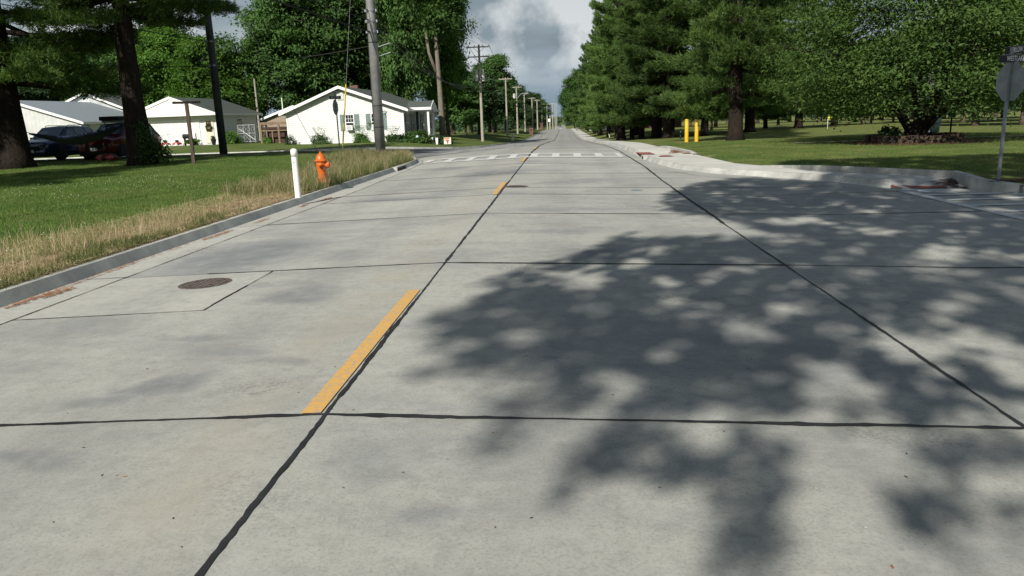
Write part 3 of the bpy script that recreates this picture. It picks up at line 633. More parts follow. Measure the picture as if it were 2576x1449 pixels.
# ================================================================ TREES
def rot_to(n):
    n = n/np.linalg.norm(n, axis=1, keepdims=True); a = np.where(np.abs(n[:, 2:3]) < .9, [[0, 0, 1.]], [[1., 0, 0]])
    u = np.cross(a, n); u /= np.linalg.norm(u, axis=1, keepdims=True); return u, np.cross(n, u)
def leaves(C, N, size, g, asp=.55):           # rhombic leaves at C facing N
    n = len(C); u, v = rot_to(N); a = g.uniform(0, 6.283, n)[:, None]; p = u*np.cos(a)+v*np.sin(a); q = -u*np.sin(a)+v*np.cos(a)
    s = (size*g.uniform(.6, 1.3, n))[:, None]; bend = N*s*.18
    V = np.stack([C-p*s, C-q*s*asp+bend, C+p*s, C+q*s*asp+bend], 1).reshape(-1, 3)
    return V, np.arange(4*n).reshape(-1, 4)
def crown_mesh(seed, H0, H1, R0, nl, size, lobes=16, shape=1., asp=.55, squash=.8, droop=0.):
    g = np.random.default_rng(seed); C = []; N = []; zc = (H0+H1)/2; hz = (H1-H0)/2
    per = nl//(lobes*12)
    for i in range(lobes):
        z = -1+2*(i+.5)/lobes+g.uniform(-.1, .1); z = max(-.95, min(.95, z)); r = math.sqrt(1-z*z)**shape*(.75 if z > 0 else .8); a = i*2.4+g.uniform(-.5, .5); k = g.uniform(.45, .85)
        c = np.array([math.cos(a)*r*R0*k, math.sin(a)*r*R0*k, zc+z*hz*.78]); lr = R0*g.uniform(.30, .46)
        d = g.normal(size=(12, 3)); d /= np.linalg.norm(d, axis=1, keepdims=True); d[:, 2] = np.where(d[:, 2] < -.5, -d[:, 2], d[:, 2])
        for e in d:
            sc = c+e*lr*g.uniform(.6, 1.05)*np.array([1, 1, squash]); q = g.normal(size=(per, 3))*lr*.24*np.array([1.15, 1.15, .7])
            C.append(sc+q); N.append(np.tile(e, (per, 1))*.8+np.array([0, 0, .55-droop])+g.normal(size=(per, 3))*.55)
    C = np.concatenate(C); N = np.concatenate(N)
    V, F = leaves(C, N, np.full(len(C), size), g, asp); return mesh_np('crown', V, F)
def limb(mb, p, d, L, r, g, depth, seg=6):
    pts = [Vector(p)]; rad = [r]; d = Vector(d).normalized(); k = 5
    for i in range(k):
        d = (d+Vector(g.normal(size=3))*.13+Vector((0, 0, .04))).normalized(); pts.append(pts[-1]+d*L/k); rad.append(r*(1-.75*(i+1)/k))
    mb.tube(pts, rad, seg)
    if depth:
        for j in range(3):
            i = 2+j; dd = (d+Vector(g.normal(size=3))*.7+Vector((0, 0, .2))).normalized(); limb(mb, pts[i], dd, L*.6, rad[i]*.7, g, depth-1, 5)
def trunk_mesh(seed, hfork, Ht, r, Rc, nl=6, lean=(0, 0), flare=1.5, depth=1, name='trunk'):
    g = np.random.default_rng(seed+77); mb = MB(); k = 9; pts = []; rad = []
    for i in range(k+1):
        t = i/k; z = t*Ht*.85; pts.append((lean[0]*t+g.normal()*.03*Ht*.1, lean[1]*t+g.normal()*.03*Ht*.1, z-.1*(i == 0))); rad.append(max(.03, r*(1-.85*t**1.2)*(flare if i == 0 else 1)))
        if i == 0: pts.append((0, 0, .35+.1)); rad.append(r*1.12)
    mb.tube(pts, rad, 12)
    for j in range(nl):
        z = hfork+(Ht*.8-hfork)*(j+.3)/nl; a = j*2.4+g.uniform(-.4, .4); t = z/(Ht*.85)
        limb(mb, (lean[0]*t, lean[1]*t, z), (math.cos(a), math.sin(a), g.uniform(.35, .9)), Rc*g.uniform(.6, .9), r*(.5-.35*t), g, depth)
    me = bpy.data.meshes.new(name); me.from_pydata(mb.v, [], mb.f); return me
def pine_meshes(seed, Ht, Rc, h0, r, nb=95, tufts=46, nn=10, nlen=.26, nwid=.030, droop=.3, side=None, flare=1.5):
    """white pine: whorls of boughs, each a flat plume of needle tufts"""
    g = np.random.default_rng(seed); mb = MB(); K = 8; pts = [(0, 0, -.1), (0, 0, .4)]; rad = [r*flare, r*1.08]
    for i in range(1, K+1): t = i/K; pts.append((g.normal()*.04, g.normal()*.04, t*Ht*.98)); rad.append(max(.02, r*(1-.95*t)))
    mb.tube(pts, rad, 12); C = []; A = []
    for b in range(nb):
        t = (b+g.random())/nb; z = h0+(Ht-h0)*t**1.05; a = b*2.39996+g.uniform(-.35, .35)
        L = Rc*((1-t)**.75*.9+.1)*g.uniform(.62, 1.12)*(min(1, .72+t*3))
        if side and t < .5: L *= side(a)
        el = g.uniform(-.12, .16)+.75*t**2; d = np.array([math.cos(a)*math.cos(el), math.sin(a)*math.cos(el), math.sin(el)]); p0 = np.array([0, 0, z])
        up = .22*L*(1-droop*(1-t)); dz = -droop*.30*L*(1-t)**2
        P = [p0+d*L*s+np.array([0, 0, up*(s*s-.35*s)+dz*s]) for s in (0, .3, .6, .85, 1)]
        mb.tube([tuple(q) for q in P], [max(.012, r*.22*(1-t)*(1-.9*s)+.01) for s in (0, .3, .6, .85, 1)], 5)
        n = max(6, int(tufts*(L/Rc)**1.3)); s = g.uniform(.22, 1., n)**.8; lat = g.uniform(-1, 1, n)*L*.34*np.sin(np.clip(s, 0, .97)*2.7+.25)
        sd = np.array([-math.sin(a), math.cos(a), 0])
        base = p0+d*L*s[:, None]+np.c_[0*s, 0*s, up*(s*s-.35*s)+dz*s]; c = base+sd*lat[:, None]+np.c_[0*s, 0*s, g.normal(size=n)*.10+.05-.10*np.abs(lat)]
        C.append(c); dr = (d*.75+sd*(lat/(L*.34+.01))[:, None]*.7+np.array([0, 0, .45])); A.append(dr)
    C = np.concatenate(C); A = np.concatenate(A); A /= np.linalg.norm(A, axis=1, keepdims=True)
    n = len(C)*nn; c = np.repeat(C, nn, 0)+g.normal(size=(n, 3))*.06; ax = np.repeat(A, nn, 0)+g.normal(size=(n, 3))*.55; ax /= np.linalg.norm(ax, axis=1, keepdims=True)
    u, v = rot_to(ax); th = g.uniform(0, 6.28, n)[:, None]; sdv = u*np.cos(th)+v*np.sin(th); L = (nlen*g.uniform(.7, 1.25, n))[:, None]
    V = np.stack([c-sdv*nwid*.5, c+sdv*nwid*.5, c+ax*L*.7+sdv*nwid*.4, c+ax*L], 1).reshape(-1, 3)
    tm = bpy.data.meshes.new('pine_trunk'); tm.from_pydata(mb.v, [], mb.f)
    return tm, mesh_np('pine_crown', V, np.arange(4*n).reshape(-1, 4))
def tree(name, loc, tm, cm, tmat, cmat, label, cat, group, rz=0., s=1., sz=None):
    t = empty(name, loc, rz, label, cat, group); t.scale = (s, s, sz or s)
    a = addobj('trunk', tm, tmat, t, True); b = addobj('crown', cm, cmat, t); return t
def again(src, loc, label, group, rz, s, sz=None):
    t = copy_tree(src); t.location = loc; t.rotation_euler = (0, 0, rz); t.scale = (s, s, sz or s); t['label'] = label; t['group'] = group; return t
def at(xv, d):                                # spot on the ground on the survey bearing xv, d metres down the road
    p = AT(xv, 330, d); return (p.x, p.y, zlawn(p.x, p.y)-.02)
# --- near left pines with the hammock
pm1 = pine_meshes(11, 19, 6.4, 3.1, .50, nb=105, tufts=300, nn=15, nlen=.24, nwid=.028, droop=.6)
pm2 = pine_meshes(12, 19, 5.6, 5.6, .47, nb=95, tufts=260, nn=15, nlen=.24, nwid=.028, droop=.5)
pA = at(28, 31.); pB = at(348, 30.5)
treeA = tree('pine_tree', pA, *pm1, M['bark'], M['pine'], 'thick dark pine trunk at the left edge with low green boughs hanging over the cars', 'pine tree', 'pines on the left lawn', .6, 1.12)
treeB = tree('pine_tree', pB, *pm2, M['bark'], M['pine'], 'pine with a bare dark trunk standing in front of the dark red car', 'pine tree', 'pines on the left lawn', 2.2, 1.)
for (x, y, s, rz) in ((-24, 11, .95, 1.), (-31, 21, 1.05, 3.1), (-38, 29, 1., 5.)):
    again(treeA, (x, y, zlawn(x, y)), 'pine outside the left edge of the photo that shades the lawn by the cars', 'pines beyond the left edge of the photo', rz, s)
# --- right-hand pines
pm3 = pine_meshes(21, 20, 5.9, 2.3, .46, nb=92, tufts=235, nn=12, nlen=.30, nwid=.042, droop=.5)
pm4 = pine_meshes(22, 18, 4.9, 1.3, .28, nb=88, tufts=165, nn=11, nlen=.32, nwid=.048, droop=.35, flare=1.2)
def pine(loc, label, group, rz, s, src=[None, None], k=0, sz=None):
    if src[k] is None:
        src[k] = tree('pine_tree', loc, *(pm3, pm4)[k], M['bark'], M['pine'], label, 'pine tree', group, rz, s, sz); return src[k]
    return again(src[k], loc, label, group, rz, s, sz)
g1 = 'pines along the right side of the road'; g2 = 'pines out on the park lawn'
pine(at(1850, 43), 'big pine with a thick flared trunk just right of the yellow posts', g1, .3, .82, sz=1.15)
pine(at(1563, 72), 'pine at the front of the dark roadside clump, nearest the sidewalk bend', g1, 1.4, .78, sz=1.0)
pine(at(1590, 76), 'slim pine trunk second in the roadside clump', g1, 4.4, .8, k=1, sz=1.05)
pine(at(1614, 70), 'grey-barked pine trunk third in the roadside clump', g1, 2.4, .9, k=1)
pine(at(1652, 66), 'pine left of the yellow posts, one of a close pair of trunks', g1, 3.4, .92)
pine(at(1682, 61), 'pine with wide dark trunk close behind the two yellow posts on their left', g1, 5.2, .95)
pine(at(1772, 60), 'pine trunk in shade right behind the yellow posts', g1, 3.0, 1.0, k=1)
pine(at(1886, 70), 'pine with flared trunk on the lawn just behind the big pine', g2, 1.1, .95)
for i, (x, d, s) in enumerate(((1556, 90, .88), (1530, 110, .9), (1510, 132, .9), (1496, 155, .95), (1483, 185, 1.), (1475, 215, 1.), (1600, 92, 1.05))):
    pine(at(x, d), ('tree in the receding row between sidewalk and park, number %s from the dark clump' % ['one', 'two', 'three', 'four', 'five', 'six', 'nought'][i]) if False else 'pine in the receding roadside row beyond the dark clump', 'pines receding along the right sidewalk', i*1.3, s, k=i % 2)
pine(at(1957, 122), 'small pine with a spreading flat crown far out on the lawn', g2, .9, .5, k=0, sz=.42)
pine(at(2245, 118), 'low dark conifer beside the bleached dead tree', g2, 2.2, .55, k=1)
pine(at(2150, 130), 'far pine left of the bleached dead tree', g2, 4.2, .6, k=1)
pine(at(2008, 84), 'pine with overlapping layered boughs right of the two yellow posts', g2, 3.7, .9)
pine(at(1925, 92), 'pine with hanging green boughs behind the lawn of the big pine', g2, 5.1, .85, k=1)
pine(at(2098, 96), 'dark pine behind the yellow golf flag', g2, .4, .8)
pine(at(1800, 120), 'far pine seen between the yellow posts and the big pine', g2, 1.7, 1., k=1)
# --- broadleaf prototypes
cmA = crown_mesh(31, 1.4, 20, 6.4, 46000, .21, 30, .6); tmA = trunk_mesh(31, 6, 18, .42, 6, 8)
cmB = crown_mesh(32, .7, 12.5, 4.9, 34000, .165, 24, .6); tmB = trunk_mesh(32, 2.5, 11, .26, 4.5, 7)
cmC = crown_mesh(33, 1.8, 14, 4.8, 14000, .30, 20, .7); tmC = trunk_mesh(33, 2.5, 12, .25, 4, 5, depth=0)
protoA = [None]; protoB = [None]; protoC = [None]
def broad(box, loc, label, group, rz, s, sz=None, mat=None, tmat=None):
    me = {id(protoA): (tmA, cmA), id(protoB): (tmB, cmB), id(protoC): (tmC, cmC)}[id(box)]
    if box[0] is None:
        dm = {id(protoA): 'leaf', id(protoB): 'leaf_bright', id(protoC): 'leaf_dark'}[id(box)]
        box[0] = tree('broadleaf_tree', loc, *me, M['bark2'], M[dm], label, 'tree', group, rz, s, sz); t = box[0]
    else: t = again(box[0], loc, label, group, rz, s, sz)
    if mat:
        for c in t.children:
            if c.name.startswith('crown'): c.material_slots[0].link = 'OBJECT'; c.material_slots[0].material = M[mat]
    return t
g3 = 'tall trees behind the white house'
broad(protoA, at(738, 84), 'tall dark broadleaf tree rising behind the left end of the white house', g3, 0, .80, .86)
broad(protoA, at(838, 88), 'tall broadleaf tree directly behind the white house gable peak', g3, 1.2, 1.0, 1.12)
broad(protoA, at(985, 92), 'tall broadleaf tree behind the big grey pole and house roof', g3, 2.6, .95, 1.2)
broad(protoA, at(1128, 97), 'tall brighter green tree with a straight right edge against the sky', g3, 4.1, .56, 1.22, 'leaf_bright')
broad(protoA, at(1040, 84), 'tree crown filling the gap left of the pale trunk', g3, 3.1, .62, 1.3)
g4 = 'trees behind the garage and barns'
broad(protoB, at(545, 80), 'bright green tree behind the garage roof, nearer the utility pole', g4, 0, .95, .86)
broad(protoB, at(425, 84), 'bright green tree behind the garage gable', g4, 2., .95, 1.0)
broad(protoB, at(620, 92), 'green tree between garage and white house', g4, 3.2, .8, .84)
broad(protoB, at(300, 96), 'green tree behind the grey barn roof', g4, 4.3, 1.05, 1.0, 'leaf')
broad(protoA, at(210, 108), 'dark tree behind the grey barn gable', g4, .5, .8, .75, 'leaf_dark')
broad(protoA, at(110, 104), 'dark tree above the metal barn roof', g4, 1.5, .85, .8, 'leaf_dark')
broad(protoA, at(450, 112), 'dark tree far back over the garage', g4, 3.3, .9, .95, 'leaf_dark')
broad(protoA, at(370, 118), 'dark tall tree seen above the garage gable', g4, 5., .95, .9, 'leaf_dark')
broad(protoA, at(10, 100), 'dark tree at the left edge behind the barns', g4, 2., .9, .8, 'leaf_dark')
# pale bare trunk rising beside the right end of the house
tp = empty('pale_trunk_tree', at(1112, 79), 0, 'tree with a tall pale grey trunk beside the house porch', 'tree')
mb = MB(); mb.tube([(.1, 0, -.1), (.05, 0, 1), (0, 0, 5), (-.1, 0, 9), (-.2, 0, 13)], [.42, .3, .25, .2, .14], 12); g = np.random.default_rng(3)
mb.tube([(-.25, 0, 6.5), (-.9, 0, 8.5), (-1.3, .2, 12)], [.2, .15, .1], 8); mb.build('trunk', M['bark3'], tp, True)
cm = crown_mesh(35, 9, 19, 3.8, 11000, .18, 12); addobj('crown', cm, M['leaf'], tp)
# left side, down the road
g5 = 'trees receding along the left side of the road'
bx = [protoA, protoC]
for i, (x, d, s, sz, k, mat, lab) in enumerate((
    (1246, 172, .82, .86, 0, 'leaf', 'large round-topped tree on the skyline right of the tall bright tree'),
    (1205, 128, .95, .72, 1, None, 'dark low-crowned tree right behind the first wooden utility pole'),
    (1172, 122, .8, .62, 1, 'leaf', 'low dark green tree on the lawn left of the first wooden utility pole'),
    (1240, 152, .85, .66, 1, None, 'dark dense tree behind the second wooden utility pole'),
    (1275, 188, .9, .95, 1, 'leaf_dark', 'dark tree whose top leans toward the road behind the pole with the transformer'),
    (1232, 205, 1., .95, 0, 'leaf_dark', 'dark tree filling the row behind the round-topped tree'),
    (1290, 235, .8, .68, 0, 'leaf', 'tree in the middle of the left roadside row'),
    (1332, 305, 1., .78, 0, 'leaf_dark', 'tree toward the far end of the left roadside row'),
    (1345, 335, .95, .78, 0, 'leaf', 'tree near the end of the left roadside row'),
    (1362, 400, .95, .85, 0, 'leaf_far', 'last separate tree of the left roadside row'),
    (1273, 240, 1.1, .8, 0, 'leaf_dark', 'dark tree deep in the left roadside row'),
    (1140, 160, 1., .8, 0, 'leaf_dark', 'dark tree far behind the house lawn'),
    (1185, 190, 1.1, .75, 0, 'leaf_dark', 'dark tree closing the far end of the left lawn'))):
    broad(bx[k], at(x, d), lab, g5, i*1.1, s, sz, mat)
# right side: receding broadleaf edge and park background
g6 = 'broadleaf trees ending the right roadside row'
for i, (x, d, s, sz, mat) in enumerate(((1459, 245, .95, .95, 'leaf'), (1450, 290, .95, .95, 'leaf'), (1447, 340, 1., .9, 'leaf_far'), (1530, 150, .9, .8, 'leaf_dark'), (1505, 230, .9, .8, 'leaf_dark'))):
    broad(protoA, at(x, d), ['leafy tree overhanging the far right sidewalk', 'leafy tree with drooping edge near the vanishing point', 'hazy far tree at the right of the vanishing point', 'dark tree in the park behind the roadside clump', 'dark far tree behind the brick building'][i], g6, i*2.1+.5, s, sz, mat)
g7 = 'trees across the back of the park'
for i, (x, d, s, sz, k, mat) in enumerate(((1735, 175, .9, .8, 0, 'leaf_dark'), (1830, 190, .95, .8, 0, 'leaf'), (1905, 180, 1., .85, 0, 'leaf_dark'), (1985, 195, 1., .8, 0, 'leaf_dark'), (2060, 170, .9, .85, 0, 'leaf'), (2130, 180, 1., .85, 0, 'leaf_dark'), (2215, 165, .95, .85, 0, 'leaf'), (2290, 150, .9, .9, 0, 'leaf_dark'), (2370, 140, .9, .8, 0, 'leaf'), (2440, 130, .9, .85, 0, 'leaf_dark'), (2520, 120, .8, .8, 0, 'leaf'), (2600, 110, .9, .8, 0, 'leaf_dark'), (2330, 100, 1.1, .9, 1, 'leaf_dark'), (2420, 84, .95, .75, 1, 'leaf_dark'), (2500, 96, .9, .8, 1, 'leaf'), (2575, 80, .9, .8, 1, 'leaf_olive'), (1680, 150, .9, .8, 0, 'leaf_dark'), (1610, 170, 1., .8, 0, 'leaf_dark'), (2170, 100, .9, .75, 1, 'leaf_dark'), (1790, 88, .55, .5, 1, 'leaf_bright'))):
    broad([protoA, protoC][k], at(x, d), 'tree in the back row of the park' if i not in (13, 19, 15) else {13: 'dark thick-trunked tree right of the trash bin', 19: 'small bright green tree between the yellow posts and the big pine', 15: 'olive green tree at the right edge behind the street sign'}[i], g7 if i not in (13, 19, 15) else 'single trees on the park lawn', i*1.7, s, sz, mat)
broad(protoC, at(2452, 64), 'dark low-crowned tree right of the spreading tree, behind the black post', 'single trees on the park lawn', 2.2, .95, .8, 'leaf_dark')
broad(protoC, at(2572, 60), 'green tree directly behind the stop sign at the right edge', 'single trees on the park lawn', 4.2, .95, .8, 'leaf')
# distant woods beyond the crest
rngw = np.random.default_rng(8); C = []
for k in range(420):
    x = rngw.uniform(-420, 420); y = rngw.uniform(560, 900)
    if -14 < x < 10 and y < 830: continue
    z = zg(x, y); r = rngw.uniform(4, 8); h = rngw.uniform(7, 13)
    q = rngw.normal(size=(50, 3)); q /= np.linalg.norm(q, axis=1, keepdims=True); C.append(np.array([x, y, z+h*.55])+q*np.array([r, r, h*.5]))
C = np.concatenate(C); V, F = leaves(C, rngw.normal(size=C.shape)+np.array([0, -.3, .5]), np.full(len(C), 1.5), rngw, .8)
tag(addobj('far_woods', mesh_np('far_woods', V, F), M['leaf_far']), kind='stuff')
# corn field band beyond the park
# --- low spreading broadleaf on the right with the stone planter
def ornamental():
    g = np.random.default_rng(41); loc = at(2303, 33.5); t = empty('spreading_tree', loc, 0, 'low spreading broadleaf tree with several dark stems inside the stone planter ring', 'tree')
    mb = MB(); tips = []
    mb.tube([(0, 0, -.1), (0, 0, .25), (.05, 0, .8)], [.62, .46, .42], 12)
    for j in range(9):
        a = j*2.4; r = .18; d = Vector((math.cos(a)*.3, math.sin(a)*.3, 1)); p = Vector((math.cos(a)*r, math.sin(a)*r, .3))
        pts = [p]; rad = [.15]; 
        for i in range(6):
            d = (d+Vector(g.normal(size=3))*.16+Vector((math.cos(a), math.sin(a), -.1))*.1).normalized(); pts.append(pts[-1]+d*.95); rad.append(.15*(1-.14*(i+1)))
            if i > 1:
                dd = (d+Vector(g.normal(size=3))*.8); dd.z = abs(dd.z)*.4; limb(mb, pts[-1], dd, 1.5, .045, g, 1, 5)
        mb.tube(pts, rad, 7)
    mb.build('trunk', M['bark'], t, True)
    C = []; N = []
    for k in range(1050):
        a = g.uniform(0, 6.283); u = g.random()**.5; z = 1.35+7.2*g.random(); env = 5.7*math.sqrt(max(.05, 1-((z-3.4)/(5.4 if z > 3.4 else 2.6))**2)); r = env*(.2+.8*u); r = max(r, 1.5) if z < 2 else r
        c = np.array([math.cos(a)*r, math.sin(a)*r, z-.05*r]); m = 70; q = g.normal(size=(m, 3))*np.array([.46, .46, .20])
        C.append(c+q); N.append(np.array([math.cos(a)*.4, math.sin(a)*.4, .8])+g.normal(size=(m, 3))*.5)
    C = np.concatenate(C); N = np.concatenate(N); N /= np.linalg.norm(N, axis=1, keepdims=True)
    V, F = leaves(C, N, np.full(len(C), .085), g, .42); addobj('crown', mesh_np('crown', V, F), M['leaf_olive'], t); return t
ornamental()
# --- shade tree behind the photographer: its clumps are where the shadow on the road says they are
SHX, SHY = math.sin(SAZ)/math.tan(SEL), math.cos(SAZ)/math.tan(SEL)
POLY = [(1060, 890), (1120, 790), (1240, 705), (1390, 655), (1560, 585), (1640, 600), (1720, 590), (1850, 600), (1930, 590), (1850, 565), (1740, 545), (1640, 520), (1660, 485), (1745, 455), (1850, 437), (2000, 446), (2060, 440), (1930, 425), (1985, 402), (2080, 385), (2250, 372), (2700, 365), (3600, 600), (3600, 900), (2700, 1040), (2400, 1075), (2090, 1065), (1700, 1065), (1500, 1080), (1330, 1050), (1240, 1010), (1170, 985), (1150, 950), (1110, 915)]
ELL = [(1475, 1200, 85, 38), (1600, 1110, 110, 55), (1770, 1180, 90, 60), (1890, 1120, 60, 60), (1605, 1310, 38, 28), (1845, 1380, 45, 25), (1960, 1350, 110, 50), (1900, 1260, 45, 70), (1270, 1105, 28, 18), (2050, 1100, 62, 34), (2300, 1130, 90, 45), (2500, 1170, 110, 60), (2380, 1260, 110, 60), (2350, 1340, 75, 35), (2560, 1290, 60, 50), (1160, 975, 35, 18), (1960, 1200, 60, 45), (1310, 1035, 60, 22)]
HOLE = [(1310, 865, 50, 18), (1555, 945, 50, 25), (2080, 985, 80, 32), (1860, 820, 65, 22), (2140, 860, 55, 22), (1435, 697, 70, 12), (1690, 725, 40, 12), (1260, 960, 60, 30), (1975, 780, 50, 12), (2040, 745, 45, 9), (2140, 700, 35, 12), (2395, 755, 45, 18), (2370, 870, 150, 24), (2270, 850, 60, 16), (2390, 617, 60, 9), (2340, 640, 70, 10), (2100, 650, 40, 6), (1990, 550, 80, 6), (2250, 575, 50, 5), (2540, 630, 40, 6), (2540, 930, 60, 25), (1820, 1100, 45, 40), (2200, 1150, 70, 60), (1690, 560, 90, 14), (1215, 880, 40, 12), (1450, 830, 40, 10), (1700, 880, 35, 14), (1260, 740, 30, 8), (2560, 700, 50, 10), (2010, 910, 50, 14), (1600, 660, 40, 8), (1800, 690, 35, 8)]
def shade_trees():
    g = np.random.default_rng(17); trunks = [((4.6, -12.5), 'A'), ((12.5, -13), 'B'), ((20, -11), 'C')]; out = {0: [], 1: [], 2: []}
    y = -3.
    while y < 24:
        x = -3.
        while x < 25:
            px = x+g.uniform(-.12, .12); py = y+g.uniform(-.12, .12); v = proj(px, py, -.1); hit = False
            if v[0] > 2640 or v[1] > 1480: hit = g.random() < .45 and x > 3.2
            else:
                hit = all(inpoly(*proj(px+ex, py+ey, -.1), POLY) for ex, ey in ((.17, .17), (-.17, .17), (.17, -.17), (-.17, -.17))) or any(((v[0]-a)/c)**2+((v[1]-b)/d)**2 < (.85 if b > 1090 else .8) for a, b, c, d in ELL)
                if hit and any(((v[0]-a)/c)**2+((v[1]-b)/d)**2 < 1.9 for a, b, c, d in HOLE): hit = False
                if hit and y > 6 and math.sin(x*3.1+y*1.7)+math.sin(y*4.3-x*2.2)+math.sin(x*6.1+1) > (1.6 if x < 3 else 1.5): hit = False
            if hit:
                base = 12.+1.8*math.sin(x*.9+y*.5)+1.2*math.sin(y*1.3-x*.4)+.12*y; h = base+g.uniform(-.8, .8)
                if y > 15: h += (y-15)*.45
                if y < 3.8: h = 9.5+.4*math.sin(x*2)
                p = (px-SHX*(h+.1), py-SHY*(h+.1), h); k = min(range(3), key=lambda q: math.dist(trunks[q][0], p[:2])); out[k].append(p)
            x += .2 if y < 6 else .24
        y += .2 if y < 6 else .24
    for k, ((tx, ty), nm) in enumerate(trunks):
        P = np.array(out[k]); P = P if len(P) else np.array([[tx, ty, 9.]])
        t = empty('shade_tree', (tx, ty, zg(tx, ty)), 0, 'tree behind the photographer whose leaves dapple the road with shadow', 'tree', 'roadside trees behind the photographer')
        m = 14; gy = P[:, 1]+SHY*P[:, 2]; sg = np.where(gy < 5, .065, .10)[:, None]; C = np.repeat(P, m, 0)+g.normal(size=(len(P)*m, 3))*np.repeat(sg, m, 0)*np.array([1, 1, 1.5]); C -= np.array([tx, ty, 0])
        N = g.normal(size=C.shape)*.6-np.array(SD)*1.2; N /= np.linalg.norm(N, axis=1, keepdims=True)
        V, F = leaves(C, N, np.repeat(np.where(gy < 5, .07, .095), m), g, .7); addobj('crown', mesh_np('crown', V, F), M['leaf'], t)
        mb = MB(); mb.tube([(0, 0, -.1), (0, 0, .5), (.1, .1, 3), (.1, .2, 6), (0, .4, 12.5)], [.6, .42, .34, .26, .12], 12)
        idx = g.choice(len(P), min(len(P), 26), replace=False)
        for i in idx:
            e = Vector(P[i])-Vector((tx, ty, 0)); s = Vector((.1, .2, g.uniform(5, 10))); mid = (s+e)/2+Vector((0, 0, .6))
            mb.tube([s, mid, e], [.10, .05, .015], 5)
        mb.build('trunk', M['bark2'], t, True)
shade_trees()
# --- bleached dead tree
def dead():
    g = np.random.default_rng(9); loc = at(2190, 105); mb = MB(); mb.tube([(0, 0, -.1), (0, 0, 2), (.1, 0, 4.5), (0, 0, 6.3)], [.17, .12, .07, .02], 8)
    for k in range(34):
        z = 1.+5*k/34; a = k*2.4; L = 1.7*(1-z/7.5); mb.tube([(0, 0, z), (math.cos(a)*L*.5, math.sin(a)*L*.5, z+.2*L), (math.cos(a)*L, math.sin(a)*L, z+.75*L)], [.05, .03, .012], 5)
    t = empty('dead_tree', loc, 0, 'bleached leafless dead tree standing on the park lawn', 'dead tree'); mb.build('trunk', M['deadwood'], t)
dead()
# ================================================================ BUILDINGS
def siding(name, c, pitch=.17, vert=False, var=.06, rough=.55):
    n = NT(name); s = n.n('ShaderNodeSeparateXYZ'); n.L(n.pos, s.inputs[0])
    if vert: h = n.math('FRACT', n.math('MULTIPLY', n.math('ADD', s.outputs[0], s.outputs[1]), 1/pitch)); hh = n.ramp(h, [(0, 0.), (.08, 1.), (.92, 1.), (1, 0.)])
    else: h = n.math('FRACT', n.math('MULTIPLY', s.outputs[2], 1/pitch)); hh = n.ramp(h, [(0, 1.), (.9, .25), (.93, 0.), (1, 1.)])
    col = n.mix(n.ramp(n.noise(n.pos, .8, 5, .6), [(.35, 0.), (.65, 1.)]), tuple(x*(1-var) for x in c), c)
    gap = n.ramp(h, [(0, 1.), (.06, 0.), (.84, 0.), (.9, 1.), (1, 1.)]) if not vert else n.ramp(h, [(0, 1.), (.06, 0.), (1, 0.)])  # gap: shadow under each lap edge, painted as a darker line
    col = n.mix(n.math('MULTIPLY', gap, .8), col, tuple(x*.55 for x in c))
    return n.end(col, rough, n.bump(hh, .6, .02), spec=.3)
M['siding'] = siding('white_vinyl_siding', (.74, .75, .735)); M['trim'] = plain('white_trim', (.83, .83, .8), .5, var=.03)
M['metal_side'] = siding('grey_corrugated_wall', (.56, .60, .60), .45, True, .25); M['metal_white'] = siding('white_corrugated_wall', (.66, .67, .66), .40, True, .2)
def roofm(name, c, kind):
    n = NT(name)
    s = n.n('ShaderNodeSeparateXYZ'); n.L(n.pos, s.inputs[0])
    v = n.noise(n.pos, 9, 5, .75); col = n.mix(v, tuple(x*.7 for x in c), tuple(x*1.25 for x in c))
    if kind == 'rib':
        h = n.ramp(n.math('FRACT', n.math('MULTIPLY', s.outputs[1], 1/.9)), [(0, 1.), (.07, 0.), (.93, 0.), (1, 1.)]); col = n.mix(n.math('MULTIPLY', h, .45), col, (.12, .12, .12))
        return n.end(col, .45, n.bump(h, .5, .04), .35, .5)
    return n.end(col, .95, n.bump(v, .5, .02), spec=.15)
M['shingle'] = roofm('grey_green_shingles', (.082, .095, .085), 's'); M['shingle2'] = roofm('dark_grey_shingles', (.06, .062, .066), 's')
M['roof_metal'] = roofm('pale_metal_roof', (.36, .40, .42), 'rib'); M['roof_old'] = roofm('weathered_grey_roof', (.17, .17, .165), 'rib')
M['shutter'] = plain('grey_green_shutter', (.16, .22, .21), .6); M['shutter_dark'] = plain('slate_shutter', (.06, .08, .1), .6)
M['glass'] = plain('window_glass', (.02, .025, .03), .08, 0, .6, .1); M['dark'] = plain('dark_gap', (.012, .012, .013), .8)
M['wood'] = plain('raw_lumber', (.20, .145, .095), .85, var=.25, sc=3); M['brick'] = None
def brickm():
    n = NT('red_brick'); b = n.n('ShaderNodeTexBrick'); b.inputs['Scale'].default_value = 4.5; b.inputs['Color1'].default_value = (.17, .07, .05, 1); b.inputs['Color2'].default_value = (.11, .05, .038, 1); b.inputs['Mortar'].default_value = (.22, .19, .17, 1)
    n.L(n.map(n.pos, (1, 1, 1), rot=(R(90), 0, R(20))), b.inputs['Vector']); return n.end(b.outputs[0], .9)
M['brick'] = brickm()
